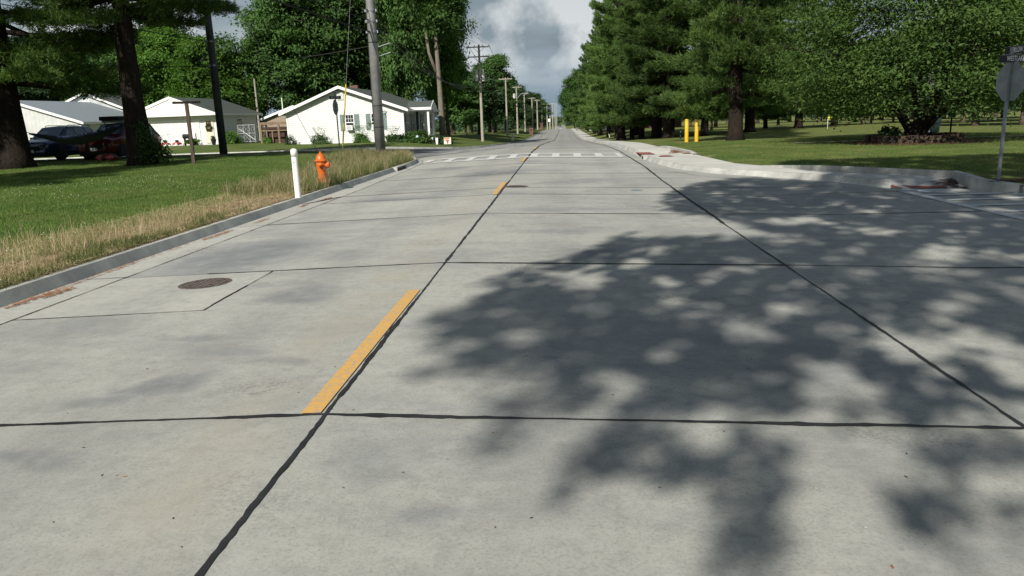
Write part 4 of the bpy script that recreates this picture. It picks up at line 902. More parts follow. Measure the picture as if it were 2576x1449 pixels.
def gable_house(name, x0, x1, y0, y1, z0, ze, zp, xp, label, cat, wall, roof, oh=.3, ohy=.35, trim=True, slabz=.12, group=None):
    t = empty(name, ((x0+x1)/2, y0, z0), 0, label, cat, group); o = Vector(t.location); mb = MB()
    def q(*p): return [tuple(Vector(a)-o) for a in p]
    mb.prism(q((x0, y0, z0-.4), (x1, y0, z0-.4), (x1, y0, ze), (xp, y0, zp-.12), (x0, y0, ze)), (0, y1-y0, 0)); mb.build('wall', wall, t)
    m = MB(); sl1 = (zp-ze)/(xp-x0); sl2 = (zp-ze)/(x1-xp); a = (x0-oh, ze-oh*sl1); b = (x1+oh, ze-oh*sl2); th = slabz
    m.prism(q((a[0], y0-ohy, a[1]), (xp, y0-ohy, zp), (b[0], y0-ohy, b[1]), (b[0], y0-ohy, b[1]+th), (xp, y0-ohy, zp+th), (a[0], y0-ohy, a[1]+th)), (0, y1-y0+2*ohy, 0)); m.build('roof', roof, t)
    if trim:
        m = MB(); w = .20
        for (sx, sz), (ex, ez) in (((a[0]-.01, a[1]), (xp, zp)), ((xp, zp), (b[0]+.01, b[1]))):
            m.prism(q((sx, y0-ohy-.035, sz-w+th), (ex, y0-ohy-.035, ez-w+th), (ex, y0-ohy-.035, ez+th+.03), (sx, y0-ohy-.035, sz+th+.03)), (0, .033, 0))
        for xx, zz, s in ((a[0], a[1], -1), (b[0], b[1], 1)): m.box(*[tuple(Vector(p)-o) for p in ((min(xx, xx+s*.1), y0-ohy-.03, zz-.08), (max(xx, xx+s*.1), y1+ohy, zz+th-.02))])
        m.build('rake_board', M['trim'], t)
    return t, o
def rel(o, *p): return tuple(tuple(Vector(a)-o) for a in p)
def window(t, o, axis, u0, u1, z0, z1, w, sh=None, shm='shutter', ac=False, bars=(2, 2)):
    """axis 'y': window in a wall facing -Y at y=w; axis 'x': wall facing +X at x=w"""
    def bx(m, a0, a1, b0, b1, d0, d1):
        p = ((a0, w-d1, b0), (a1, w-d0, b1)) if axis == 'y' else ((w+d0, a0, b0), (w+d1, a1, b1)); m.box(*rel(o, *p))
    f = MB(); k = .07
    for a in ((u0-k, u1+k, z1, z1+k), (u0-k, u1+k, z0-k, z0), (u0-k, u0, z0, z1), (u1, u1+k, z0, z1)): bx(f, *a, .0, .05)
    fr = f.build('window', M['trim'], t)
    g = MB(); bx(g, u0, u1, z0, z1, .0, .012); g.build('pane', M['glass'], fr)
    g = MB(); zm = (z0+z1)/2
    bx(g, u0, u1, zm-.03, zm+.03, .014, .035)
    for i in range(1, bars[0]+1): x = u0+(u1-u0)*i/(bars[0]+1); bx(g, x-.012, x+.012, zm+.03, z1, .014, .028)
    for i in range(1, bars[1]): z = zm+(z1-zm)*i/bars[1]; bx(g, u0, u1, z-.012, z+.012, .03, .036)
    g.build('sash_bar', M['trim'], fr)
    if sh:
        for a, b in ((u0-k-.03-sh, u0-k-.03), (u1+k+.03, u1+k+.03+sh)):
            s = MB(); bx(s, a, b, z0-.05, z1+.05, 0, .035); s.build('shutter', M[shm], t)
    if ac:
        s = MB(); bx(s, u0+.06, u1-.04, z0+.0, z0+.38, .03, .34); s.build('air_conditioner', M['trim'], t, bevel=.01)
        s = MB(); bx(s, u0+.12, u1-.18, z0+.06, z0+.32, .342, .355); s.build('air_conditioner_grille', plain('grille_grey', (.45, .45, .43), .7), t)
# ---- white house
H1t, o = gable_house('white_house', -22.4, -12.75, 62, 77.5, .05, 2.55, 4.36, -17.8, 'white sided single-storey house with a gable end, shuttered windows and small porch', 'house', M['siding'], M['shingle'], .38, .4)
window(H1t, o, 'y', -17.48, -16.86, 1.0, 2.2, 61.998, .38, 'shutter', True)
window(H1t, o, 'y', -15.35, -14.62, 1.0, 2.2, 61.998, .38, 'shutter', True)
for a, b in ((62.95, 64.0), (65.35, 66.3), (69.6, 70.6), (74.2, 75.2)): window(H1t, o, 'x', a, b, .75, 2.1, -12.748, .33, 'shutter_dark')
m = MB(); m.box(*rel(o, (-12.75, 67.35, .3), (-12.70, 68.35, 2.3))); m.build('door', M['dark'], H1t)
m = MB(); m.box(*rel(o, (-18.05, 61.93, 3.42), (-17.52, 61.99, 4.0))); v = m.build('gable_vent', M['trim'], H1t)
m = MB()
for k in range(8): m.box(*rel(o, (-18.0, 61.915, 3.46+k*.066), (-17.57, 61.928, 3.50+k*.066)))
m.build('louvre', plain('louvre_grey', (.6, .6, .58), .6), v)
m = MB(); m.box(*rel(o, (-18.6, 68, 4.1), (-17.9, 68.6, 4.78))); m.build('chimney', M['brick'], H1t)
m = MB(); m.tube(rel(o, (-22.55, 61.8, 2.6), (-22.55, 61.8, 3.75)), .045, 8); m.build('service_mast', M['trim'], H1t)
for xx in (-22.4, -12.83): m = MB(); m.box(*rel(o, (xx-.01, 61.97, .05), (xx+.1, 61.998, 2.5))); m.build('corner_board', M['trim'], H1t)
# porch roof, posts, floor
m = MB(); m.prism(rel(o, (-12.9, 64.1, 2.52), (-12.9, 65.5, 3.05), (-12.9, 66.95, 2.52), (-12.9, 66.95, 2.64), (-12.9, 65.5, 3.17), (-12.9, 64.1, 2.64)), (2.05, 0, 0)); pr = m.build('porch_roof', M['shingle'], H1t)
m = MB(); m.prism(rel(o, (-10.84, 64.1, 2.42), (-10.84, 66.95, 2.42), (-10.84, 66.95, 2.66), (-10.84, 65.5, 3.2), (-10.84, 64.1, 2.66)), (.04, 0, 0)); m.box(*rel(o, (-12.7, 64.06, 2.42), (-10.845, 64.095, 2.63))); m.build('porch_fascia', M['trim'], pr)
for y in (64.35, 66.7): m = MB(); m.box(*rel(o, (-11.22, y-.08, .33), (-11.05, y+.08, 2.42))); m.build('porch_post', M['trim'], H1t)
m = MB(); m.box(*rel(o, (-12.7, 64.1, .18), (-10.95, 68.8, .32))); m.build('porch_floor', M['curb'], H1t)
m = MB(); m.box(*rel(o, (-11.3, 64.12, -.3), (-10.97, 64.6, .178))); m.build('porch_pier', M['brick'], H1t)
def chair(x, y, z, rz, label):
    t = empty('porch_chair', (x, y, z), rz, label, 'chair', 'chairs on the white house porch'); m = MB()
    for a in (-.24, .24):
        for b in (-.22, .22): m = MB(); m.tube([(a, b, 0), (a, b, .42 if b < 0 else .9)], .02, 6); m.build('leg', M['dark'], t)
    MB().box((-.26, -.25, .40), (.26, .25, .47)).build('seat', plain('cream_cushion', (.6, .55, .45), .9), t, bevel=.02); MB().box((-.26, .2, .5), (.26, .25, .95)).build('backrest', plain('cream_back', (.6, .55, .45), .9), t, bevel=.02)
chair(-11.9, 65.3, .32, R(-90), 'cream cushioned chair nearest the post on the white porch'); chair(-12.1, 66.5, .32, R(-90), 'cushioned chair by the wall at the back of the white porch')
# ---- garage
Gt, o = gable_house('garage', -36.7, -29.4, 64.6, 73.2, .28, 2.78, 4.12, -33.0, 'white sided garage with a wide white overhead door and a wreathed side door', 'garage', M['siding'], M['shingle'], .3, .75)
m = MB(); m.prism(rel(o, (-37.0, 63.87, 2.62), (-29.1, 63.87, 2.62), (-29.1, 63.87, 2.75), (-33., 63.87, 4.1), (-37.0, 63.87, 2.75)), (0, .72, 0)); m.build('gable_front', M['trim'], Gt)
m = MB(); m.box(*rel(o, (-36.2, 64.55, .3), (-31.0, 64.598, 2.25))); gd = m.build('garage_door', M['trim'], Gt)
m = MB()
for k in range(1, 4): m.box(*rel(o, (-36.2, 64.538, .3+k*.4875-.014), (-31.0, 64.549, .3+k*.4875+.014)))
for k in range(4):
    for j in range(4): x = -36.2+1.3*j; m.box(*rel(o, (x+.12, 64.536, .36+k*.4875), (x+1.18, 64.547, .72+k*.4875)))
m.build('door_panel', plain('door_panel_white', (.72, .72, .69), .5), gd)
m = MB(); m.box(*rel(o, (-30.52, 64.54, .3), (-29.78, 64.597, 2.27))); dd = m.build('side_door', plain('cream_door', (.70, .66, .52), .5), Gt)
m = MB(); m.box(*rel(o, (-30.38, 64.525, 1.25), (-29.92, 64.538, 2.15))); m.build('door_window', M['glass'], dd)
m = MB()
for i in range(4): m.box(*rel(o, (-30.39+i*.15, 64.51, 1.25), (-30.365+i*.15, 64.524, 2.15)))
for i in range(4): m.box(*rel(o, (-30.39, 64.508, 1.24+i*.3), (-29.915, 64.523, 1.265+i*.3)))
m.build('muntin', plain('tan_muntin', (.5, .33, .2), .6), dd)
window(Gt, o, 'x', 68.5, 69.7, 1.75, 2.25, -29.398)
m = MB(); m.box(*rel(o, (-29.39, 64.5, .3), (-29.28, 64.62, 2.7))); m.build('corner_board', M['trim'], Gt)
# wreath (a thing hung on the door)
def leafblob(name, C, n, sp, size, mat, parent=None, seed=1):
    g = np.random.default_rng(seed); C = np.array(C); P = np.repeat(C, n, 0)+g.normal(size=(len(C)*n, 3))*sp
    V, F = leaves(P, g.normal(size=P.shape)+np.array([0, -.3, .5]), np.full(len(P), size), g, .55); return addobj(name, mesh_np(name, V, F), mat, parent)
w = [(-30.15+.24*math.cos(a), 64.44, 1.62+.24*math.sin(a)) for a in np.linspace(0, 6.28, 16)]
tag(leafblob('wreath', w, 16, .045, .05, M['leaf_olive'], None, 3), 'round green wreath hung on the window of the cream garage door', 'wreath')
# ---- barns
gable_house('grey_barn', -57.8, -45.7, 82, 98.7, .1, 3.2, 5.65, -51.75, 'grey corrugated barn with a weathered grey gable roof behind the cars', 'barn', M['metal_side'], M['roof_old'], .25, .3)[0]
t = [c for c in bpy.data.objects if c.name == 'grey_barn'][0]; o = Vector(t.location)
m = MB(); m.box(*rel(o, (-52.1, 81.93, 4.3), (-51.3, 81.995, 5.0))); m.build('gable_vent', M['trim'], t)
gable_house('metal_barn', -56.8, -43.7, 68, 80, .25, 2.48, 4.55, -50.1, 'low white metal barn with a pale ribbed metal roof left of the cars', 'barn', M['metal_white'], M['roof_metal'], .3, .25)
gable_house('shingled_shed', -31.5, -24, 80, 86, .0, 2.2, 3.4, -28, 'low building with a dark shingle roof between garage and white house', 'shed', plain('shed_wall', (.3, .24, .18), .8), M['shingle2'], .3, .3)
# brick building in the park
Bt, o = gable_house('brick_building', 10.2, 24, 158, 168, zg(14, 158), zg(14, 158)+3.2, zg(14, 158)+5, 17, 'red-brown brick building glimpsed between the pine trunks', 'building', M['brick'], M['shingle2'], .5, .6)
m = MB(); m.box(*rel(o, (11.5, 157.9, o.z), (13, 157.98, o.z+2.1))); m.build('door', M['dark'], Bt)
# ---- wooden pen frame
t = empty('wooden_pen', (-26.3, 66, .15), 0, 'open frame of raw lumber posts and beams between garage and white house', 'pen')
MB().box((0, -.05, 1.50), (3.6, .05, 1.72)).build('beam', M['wood'], t); MB().box((0, -.04, .95), (3.6, .04, 1.05)).build('rail', M['wood'], t)
for x in (0, .55, 1.05, 1.6, 2.6, 3.5): MB().box((x, -.06, -.2), (x+(.16 if x in (0, 1.6) else .09), .06, 1.5 if x in (0, 1.6, 3.5) else .95)).build('post', M['wood'], t)
MB().box((0, .8, -.2), (3.6, .86, 1.3)).build('board_wall', plain('dark_boards', (.06, .035, .028), .9), t)
t = empty('metal_trellis', (-28.1, 65.6, .2), 0, 'pale curly metal trellis panel leaning beside the wooden pen', 'trellis'); m = MB()
for x in np.linspace(0, 1.5, 4): m.tube([(x, 0, 0), (x, 0, 1.5)], .02, 5)
for z in (.1, .8, 1.5): m.tube([(0, 0, z), (1.5, 0, z)], .02, 5)
m.tube([(.1, -.03, 1.2), (1.5, -.03, .2)], .035, 5)
for k in range(4):
    for z in (.45, 1.15): m.tube([(.2+.37*k+.13*math.cos(a), -.01, z+.2*math.sin(a)) for a in np.linspace(0, 6.28, 10)], .014, 4)
m.build('frame', plain('pale_metal', (.5, .52, .52), .5), t)
# ---- bushes and plants
def bush(name, loc, rx, ry, h, n, size, mat, label, cat='shrub', group=None, seed=1, twigs=0):
    g = np.random.default_rng(seed); k = 46; d = g.normal(size=(k, 3)); d /= np.linalg.norm(d, axis=1, keepdims=True); d[:, 2] = np.abs(d[:, 2])
    C = d*np.array([rx, ry, h*.85])*g.uniform(.6, 1., (k, 1)); t = empty(name, loc, 0, label, cat, group)
    P = np.repeat(C, n, 0)+g.normal(size=(k*n, 3))*np.array([rx*.16, ry*.16, h*.09]); P[:, 2] = np.abs(P[:, 2]); V, F = leaves(P, np.repeat(d, n, 0)+g.normal(size=P.shape)*.6+np.array([0, 0, .4]), np.full(len(P), size), g, .6)
    addobj('foliage', mesh_np(name, V, F), mat, t); m = MB()
    for j in range(7): e = C[j]*.8; m.tube([(0, 0, 0), tuple(e*.5+np.array([0, 0, .1])), tuple(e)], [.02, .014, .008], 5)
    for j in range(twigs): a = g.uniform(0, 6.28); m.tube([(0, 0, h*.4), (math.cos(a)*rx*.6, math.sin(a)*ry*.5, h*1.1), (math.cos(a)*rx*.9, math.sin(a)*ry*.6, h*1.45)], [.01, .008, .005], 4)
    m.build('stem', M['bark2'], t)
    if twigs: P = np.array([(math.cos(g.uniform(0, 6.28))*rx*.8*g.random(), g.normal()*ry*.3, h*g.uniform(.9, 1.5)) for _ in range(90)]); V, F = leaves(P, g.normal(size=P.shape), np.full(len(P), size*.8), g, .5); addobj('sprigs', mesh_np(name, V, F), mat, t)
    return t
gb = 'shrubs against the white house'
def onl(x, y): return (x, y, zlawn(x, y)-.02)
bush('shrub', onl(-22.0, 61.3), .42, .3, .95, 12, .06, M['leaf_dark'], 'small dark bush at the left corner of the white house', 'shrub', gb, 2)
bush('shrub', onl(-19.5, 61.2), .8, .4, .95, 32, .06, M['leaf'], 'bushy green shrub with wispy tall shoots beneath the white gable', 'shrub', gb, 3, 9)
bush('shrub', onl(-16.2, 61.3), .7, .35, .9, 34, .06, M['leaf_bright'], 'bright green shrub under the vine between the two windows', 'shrub', gb, 4, 8)
bush('shrub', onl(-13.4, 61.0), .75, .5, .85, 36, .07, M['leaf'], 'green bush with small white blooms right of the grey pole', 'shrub', gb, 5, 5)
hb = bush('shrub', onl(-11.75, 61.2), 1.25, .8, 1.15, 80, .085, M['leaf'], 'large rounded hydrangea bush with one pale blue bloom in front of the porch', 'shrub', gb, 6)
MB().lathe([(.02, -.1), (.1, -.05), (.12, .02), (.07, .09), (.01, .11)], (.35, -.85, .5), 10).build('bloom', plain('pale_blue_bloom', (.5, .62, .72), .8), hb)
bush('shrub', onl(-9.6, 62.4), .7, .5, .9, 40, .07, M['leaf_dark'], 'green shrub behind the white planters', 'shrub', gb, 7)
C = [(-16.9+.35*k+.1*math.sin(k*3), 61.93, .7+.22*k+.25*math.sin(k*1.3)) for k in range(9)]+[(-15.5+.12*k, 61.9, 1.6-.15*k) for k in range(8)]
tag(leafblob('climbing_vine', C, 26, .12, .05, M['leaf'], None, 9), 'thin leafy vine climbing the white wall between the windows', 'vine')
bush('shrub', onl(-28.6, 65.1), .95, .5, 1.5, 42, .07, M['leaf_bright'], 'leafy green vine bush beside the grey garage wall', 'shrub', 'plants around the garage', 8)
bush('shrub', onl(-25.4, 65.3), .35, .3, .6, 20, .07, M['leaf_bright'], 'low bright sapling in front of the lumber frame', 'shrub', 'plants around the garage', 10)
bush('shrub', onl(-23.4, 65.6), .5, .4, 1.0, 26, .06, M['leaf_dark'], 'dark green bush between lumber frame and white house corner', 'shrub', 'plants around the garage', 11)
# hosta
def spiky(loc, r, h, n, label, seed=1):
    g = np.random.default_rng(seed); V = []
    for k in range(n):
        a = g.uniform(0, 6.28); d = np.array([math.cos(a), math.sin(a), 0]); s = np.array([-d[1], d[0], 0])*.035; L = r*g.uniform(.5, 1); V += [-s, s, d*L*.5+s+np.array([0, 0, h]), d*L+np.array([0, 0, h*g.uniform(.5, 1.1)])]
    o = addobj('leafy_plant', mesh_np('p', V, np.arange(len(V)).reshape(-1, 4)), M['leaf_bright']); o.location = loc; return tag(o, label, 'plant')
spiky(onl(-31.4, 63.8), .75, .5, 90, 'clump of long green leaves before the garage between door and smoker grill')
# ivy on the trunk
C = [(pB[0]+.45+.28*random.Random(k).uniform(-1, 1), pB[1]-.45+.15*random.Random(k+50).uniform(-1, 1), pB[2]+.1+.045*k) for k in range(34)]+[(pB[0]+.95+.25*math.sin(k), pB[1]-.2, pB[2]+.3+.08*(k % 7)) for k in range(24)]
tag(leafblob('ivy', C, 22, .14, .055, M['leaf'], None, 12), 'ivy tangle growing on the right side of the foot of the second dark trunk', 'ivy')
# planters, sign board
for x, lab in ((-10.42, 'white flared planter nearest the porch post'), (-10.02, 'white flared planter right of its twin, beside the dark pot')):
    t = empty('planter', onl(x, 61.3), 0, lab, 'planter', 'white planters by the porch'); MB().lathe([(.10, 0), (.15, .5), (.17, .5), (.17, .54), (.12, .54)], seg=4).build('pot', M['trim'], t).rotation_euler = (0, 0, R(45))
    leafblob('plant', [(0, 0, .6)], 60, .08, .05, M['leaf'], t, 5)
t = empty('lawn_sign', onl(-9.05, 60.5), R(8), 'small white and orange lawn sign with a horned brown animal head', 'sign')
MB().box((-.28, -.015, .12), (.28, .015, .64)).build('panel', plain('sign_white', (.7, .68, .62), .6), t); MB().box((-.26, -.022, .50), (.16, -.017, .62)).build('lettering_band', plain('sign_orange', (.62, .22, .08), .6), t)
MB().prism([(-.20, -.022, .42), (-.09, -.022, .37), (-.06, -.022, .30), (-.04, -.022, .17), (.04, -.022, .17), (.06, -.022, .30), (.09, -.022, .37), (.20, -.022, .42), (.09, -.022, .43), (.05, -.022, .46), (-.05, -.022, .46), (-.09, -.022, .43)], (0, .004, 0)).build('emblem', plain('sign_brown', (.32, .12, .06), .6), t)
for x in (-.2, .2): MB().tube([(x, 0, 0), (x, 0, .13)], .008, 5).build('stake', M['dark'], t)
# planter ring
def ring():
    cx, cy, cz = at(2300, 33.2); g = np.random.default_rng(4); m = MB(); t = empty('stone_planter', (cx, cy, cz), 0, 'round raised planter of rough dark stones around the spreading tree', 'planter')
    for lev in range(2):
        for k in range(30):
            a = 6.283*k/30+lev*.1; r = 1.75+g.uniform(-.06, .06)-lev*.08; s = g.uniform(.13, .2); n0 = len(m.v)
            d = g.normal(size=(14, 3)); d /= np.linalg.norm(d, axis=1, keepdims=True)
            m.box((r-.13, -s, lev*.16), (r+.13, s, lev*.16+.17)); 
            for i in range(n0, len(m.v)): x, y, z = m.v[i]; x += g.normal()*.03; y += g.normal()*.03; z += g.normal()*.015; m.v[i] = (x*math.cos(a)-y*math.sin(a), x*math.sin(a)+y*math.cos(a), z)
    n = NT('rough_stone'); v = n.noise(n.obj, 2.5, 5, .7); n.m['x'] = 1; mt = n.end(n.mix(n.ramp(v, [(.4, 0.), (.65, 1.)]), (.03, .025, .022), (.12, .08, .055)), .95, n.bump(n.noise(n.obj, 12, 5), .8, .04))
    m.build('stone_wall', mt, t, bevel=.02); MB().lathe([(.01, .24), (1.62, .22), (1.62, .0)][::-1], seg=30).build('soil', M['mulch'], t)
    g2 = MB(); g2.lathe([(2.9, .018), (2.5, .03), (1.9, .05)], (0, 0, 0), 40); o = g2.build('mulch_bed', M['mulch']); o.location = (cx, cy, cz); tag(o, kind='structure')
    bush('shrub', (cx-.9, cy+.3, cz+.22), .5, .4, .55, 24, .06, M['leaf_dark'], 'low dark shrub at the left inside the stone planter', 'shrub', 'planter shrubs', 13)
ring()
def strip(name, P, w, mat, lift=.03):
    m = MB(); Q = resample(P, 1.2)
    for a, b in zip(Q, Q[1:]): m.poly([(a[0], a[1]-w/2, zlawn(a[0], a[1]-w/2)+lift), (b[0], b[1]-w/2, zlawn(b[0], b[1]-w/2)+lift), (b[0], b[1]+w/2, zlawn(b[0], b[1]+w/2)+lift), (a[0], a[1]+w/2, zlawn(a[0], a[1]+w/2)+lift)])
    return tag(m.build(name, mat), kind='structure')
M['gravel'] = plain('pale_gravel', (.3, .27, .22), .95, var=.3, sc=40)
strip('path', [(10.3, 34.9), (13, 35.1), (17, 35.0), (24, 34.4), (40, 33.5)], .55, M['gravel'])
p = at(2490, 90); strip('path', [(p[0]-1.5, 90), (p[0]+1.5, 90)], 4, M['gravel'], .06)
# ================================================================ STREET FURNITURE
def met(name, c, rough=.45, metal=.6): return plain(name, c, rough, metal, .5, .12, 4)
M['orange'] = plain('glossy_orange_paint', (.58, .13, .02), .35, 0, .45, .2); M['galv'] = met('galvanised_steel', (.25, .27, .29), .5, .5)
M['wood_pole'] = bark('weathered_pole_wood', (.27, .25, .215), (.44, .41, .355), .6); M['wire'] = plain('black_cable', (.015, .015, .016), .6)
M['ceramic'] = plain('pale_ceramic', (.6, .6, .58), .3); M['pvc'] = plain('white_plastic', (.80, .80, .74), .35, var=.04)
# hydrant
hy = empty('fire_hydrant', (-6.34, 19.8, .11), R(12), 'orange fire hydrant standing in the tall grass by the kerb', 'fire hydrant')
MB().lathe([(.165, 0), (.165, .035), (.11, .04), (.105, .30), (.115, .31), (.115, .34), (.125, .36), (.13, .50), (.12, .56), (.135, .565)], seg=24).build('barrel', M['orange'], hy, True).modifiers.new('s', 'EDGE_SPLIT')
MB().lathe([(.165, .565), (.165, .59), (.135, .605), (.125, .66), (.095, .72), (.045, .755), (.03, .76), (.03, .80), (.012, .81)], seg=24).build('bonnet', M['orange'], hy, True).modifiers.new('s', 'EDGE_SPLIT')
MB().lathe([(.078, .0), (.078, .145), (.09, .15), (.09, .2), (.03, .205), (.03, .245)], (0, 0, .46), 16, 'X').build('nozzle', M['orange'], hy, True).modifiers.new('s', 'EDGE_SPLIT')
for s in (-1, 1): o = MB().lathe([(.055, .09), (.055, .155), (.064, .16), (.064, .195), (.022, .2), (.022, .23)], (0, 0, .47), 14, 'Y').build('side_nozzle', M['orange'], hy, True); o.scale = (1, s, 1)
m = MB(); [m.lathe([(.012, .035), (.012, .055)], (.14*math.cos(R(45*k)), .14*math.sin(R(45*k)), 0), 6) for k in range(8)]; m.build('flange_bolts', M['orange'], hy)
MB().tube([(.07, -.15, .44), (.08, -.16, .36), (.13, -.13, .31), (.17, -.07, .33), (.2, -.02, .40)], .008, 6).build('chain', M['galv'], hy)
# bollard
b = empty('white_bollard', (-5.70+.0-.32, 16.3, 0), 0, 'white plastic marker post with a small teal diamond beside the left kerb', 'bollard')
b.location = (-6.22, 17.0, 0); p = G(750, 493); b.location = (AT(750, 493, 16.6).x, 16.6, .09)
MB().lathe([(.068, -.05), (.068, .86)], seg=24).build('post', M['pvc'], b, True).modifiers.new('s', 'EDGE_SPLIT')
MB().lathe([(.074, .86), (.076, .98), (.066, 1.01), (.035, 1.03), (.005, 1.035)], seg=24).build('cap', M['pvc'], b, True)
MB().prism([(.0, -.0695, .70), (.02, -.0692, .73), (.0, -.0695, .76), (-.02, -.0692, .73)], (0, .003, 0)).build('sticker', plain('teal_sticker', (.12, .42, .33), .6), b)
# yellow posts
M['yellow'] = plain('yellow_post_paint', (.68, .40, .02), .45, var=.12)
for x, l in ((1727, 'yellow post on the left of the pair on the park lawn'), (1752, 'yellow post on the right of the pair on the park lawn')):
    p = AT(x, 352, 43.5); t = empty('yellow_post', (p.x, 43.5, zlawn(p.x, 43.5)), 0, l, 'bollard', 'yellow steel posts'); h = AT(x, 300, 43.5).z-t.location.z
    MB().lathe([(.105, -.05), (.105, h-.03), (.09, h), (.02, h+.01)], seg=20).build('post', M['yellow'], t, True).modifiers.new('s', 'EDGE_SPLIT'); MB().lathe([(.109, h-.10), (.109, h-.05)], seg=20).build('cap_ring', M['yellow'], t)
p = AT(1712, 346, 47); t = empty('marker_stake', (p.x, 47, zlawn(p.x, 47)), 0, 'thin black and white striped stake left of the yellow posts', 'stake'); MB().lathe([(.022, 0), (.022, .75)], seg=8).build('stake', M['pvc'], t)
for z in (.1, .35, .6): MB().lathe([(.0235, z), (.0235, z+.12)], seg=8).build('band', M['dark'], t)
p = G(1534, 346); t = empty('marker_stake', p, 0, 'short leaning white stake on the grass by the far sidewalk', 'stake'); m = MB(); m.tube([(0, 0, 0), (-.14, 0, .5)], .04, 8); m.build('stake', M['pvc'], t); MB().lathe([(.05, 0), (.05, .03)]).build('base', M['pvc'], t)
# clothes-line T post
p = AT(487, 403, 30); t = empty('clothesline_post', (p.x, 30, zlawn(p.x, 30)-.05), R(14), 'grey wooden T-shaped clothesline post on the left lawn', 'post'); h = 2.58-t.location.z
MB().box((-.065, -.065, 0), (.065, .065, h)).build('post', M['bark2'], t, bevel=.01); MB().box((-.52, -.045, h), (.52, .045, h+.09)).build('crossarm', M['bark'], t, bevel=.01)
# big steel poles
def steelpole(loc, r0, r1, h, name, label, mat, bands, seams):
    t = empty(name, loc, 0, label, 'utility pole', 'large grey poles at the corner'); MB().lathe([(r0, -.2), (r0+(r1-r0)*.5, h*.5), (r1, h)], seg=24).build('pole', mat, t, True)
    def rr_(z): return r0+(r1-r0)*z/h
    for z in seams: MB().lathe([(rr_(z)+.006, z), (rr_(z)+.006, z+.035)], seg=24).build('seam', M['dark'], t)
    for z in bands:
        q = MB(); q.lathe([(rr_(z)+.02, z), (rr_(z)+.02, z+.05)], seg=24)
        for a in range(0, 360, 60): q.box((rr_(z)+.01, -.03, z-.03), (rr_(z)+.07, .03, z+.08), R(a), (0, 0))
        q.build('clamp_band', M['galv'], t)
    return t
M['pole_grey'] = plain('grey_steel_pole', (.24, .245, .245), .55, .2, .4, .18, 2.); M['pole_dark'] = plain('dark_weathered_pole', (.05, .058, .065), .7, .1, .3, .25, 2.)
P1 = steelpole((-8.36, 35, .1), .235, .16, 13.2, 'steel_utility_pole', 'large smooth grey steel pole on the grassy corner in front of the white house', M['pole_grey'], (5.4, 5.85, 6.3, 9.5, 12), (1.25, 2.2, 4.95))
MB().tube([(-.2, -.1, .5), (-.2, -.11, 3), (-.17, -.1, 6), (-.14, -.1, 11)], .022, 6).build('riser_cable', M['wire'], P1)
MB().lathe([(.21, 4.15), (.209, 4.19)], seg=24).build('yellow_band', plain('yellow_band', (.5, .42, .1), .6), P1)
for z, s in ((4.75, 1), (4.35, 1)): m = MB(); m.tube([(.15, 0, z), (.75, .1, z+.18)], .02, 6); m.build('bracket', M['galv'], P1)
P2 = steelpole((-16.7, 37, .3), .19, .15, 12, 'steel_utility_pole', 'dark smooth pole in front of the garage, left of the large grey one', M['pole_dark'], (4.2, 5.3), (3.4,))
# guy wires with guards
def guy(a, b, glen, label, guard, off=0):
    t = empty('guy_wire', a, 0, label, 'guy wire', 'guy wires of the corner poles'); a = Vector(a); b = Vector(b)-a; u = b.normalized()
    MB().tube([(0, 0, -.05), tuple(b)], .011, 5).build('wire', M['galv'], t)
    if guard: MB().tube([tuple(u*.35), tuple(u*(.35+glen))], .035, 8).build('guard', guard, t)
    MB().tube([(0, 0, -.2), tuple(u*.34)], .02, 6).build('anchor_rod', M['galv'], t); return t
M['guard'] = plain('yellow_guy_guard', (.66, .46, .04), .5)
ga = AT(861, 376, 37); gt = AT(881, 0, 36.3)
guy((ga.x, 37, .22), tuple(Vector((ga.x, 37, .22))+(gt-Vector((ga.x, 37, .22)))*1.6), 2.9, 'steel guy wire with a long yellow guard left of the grey pole', M['guard'])
ga = AT(800, 380, 37.2); gt = AT(588, 0, 37); guy((ga.x, 37.2, .26), tuple(Vector((ga.x, 37.2, .26))+(gt-Vector((ga.x, 37.2, .26)))*1.15), 1.6, 'slanting dark guy wire crossing in front of the white gable wall', None)
# wires
def wire(a, b, sag, r, label, cat='wire', grp='overhead wires'):
    a = Vector(a); b = Vector(b); n = 22; pts = [a.lerp(b, i/n)-Vector((0, 0, sag*4*(i/n)*(1-i/n))) for i in range(n+1)]; m = MB(); m.tube(pts, r, 5)
    return tag(m.build('overhead_wire', M['wire']), label, cat, grp)
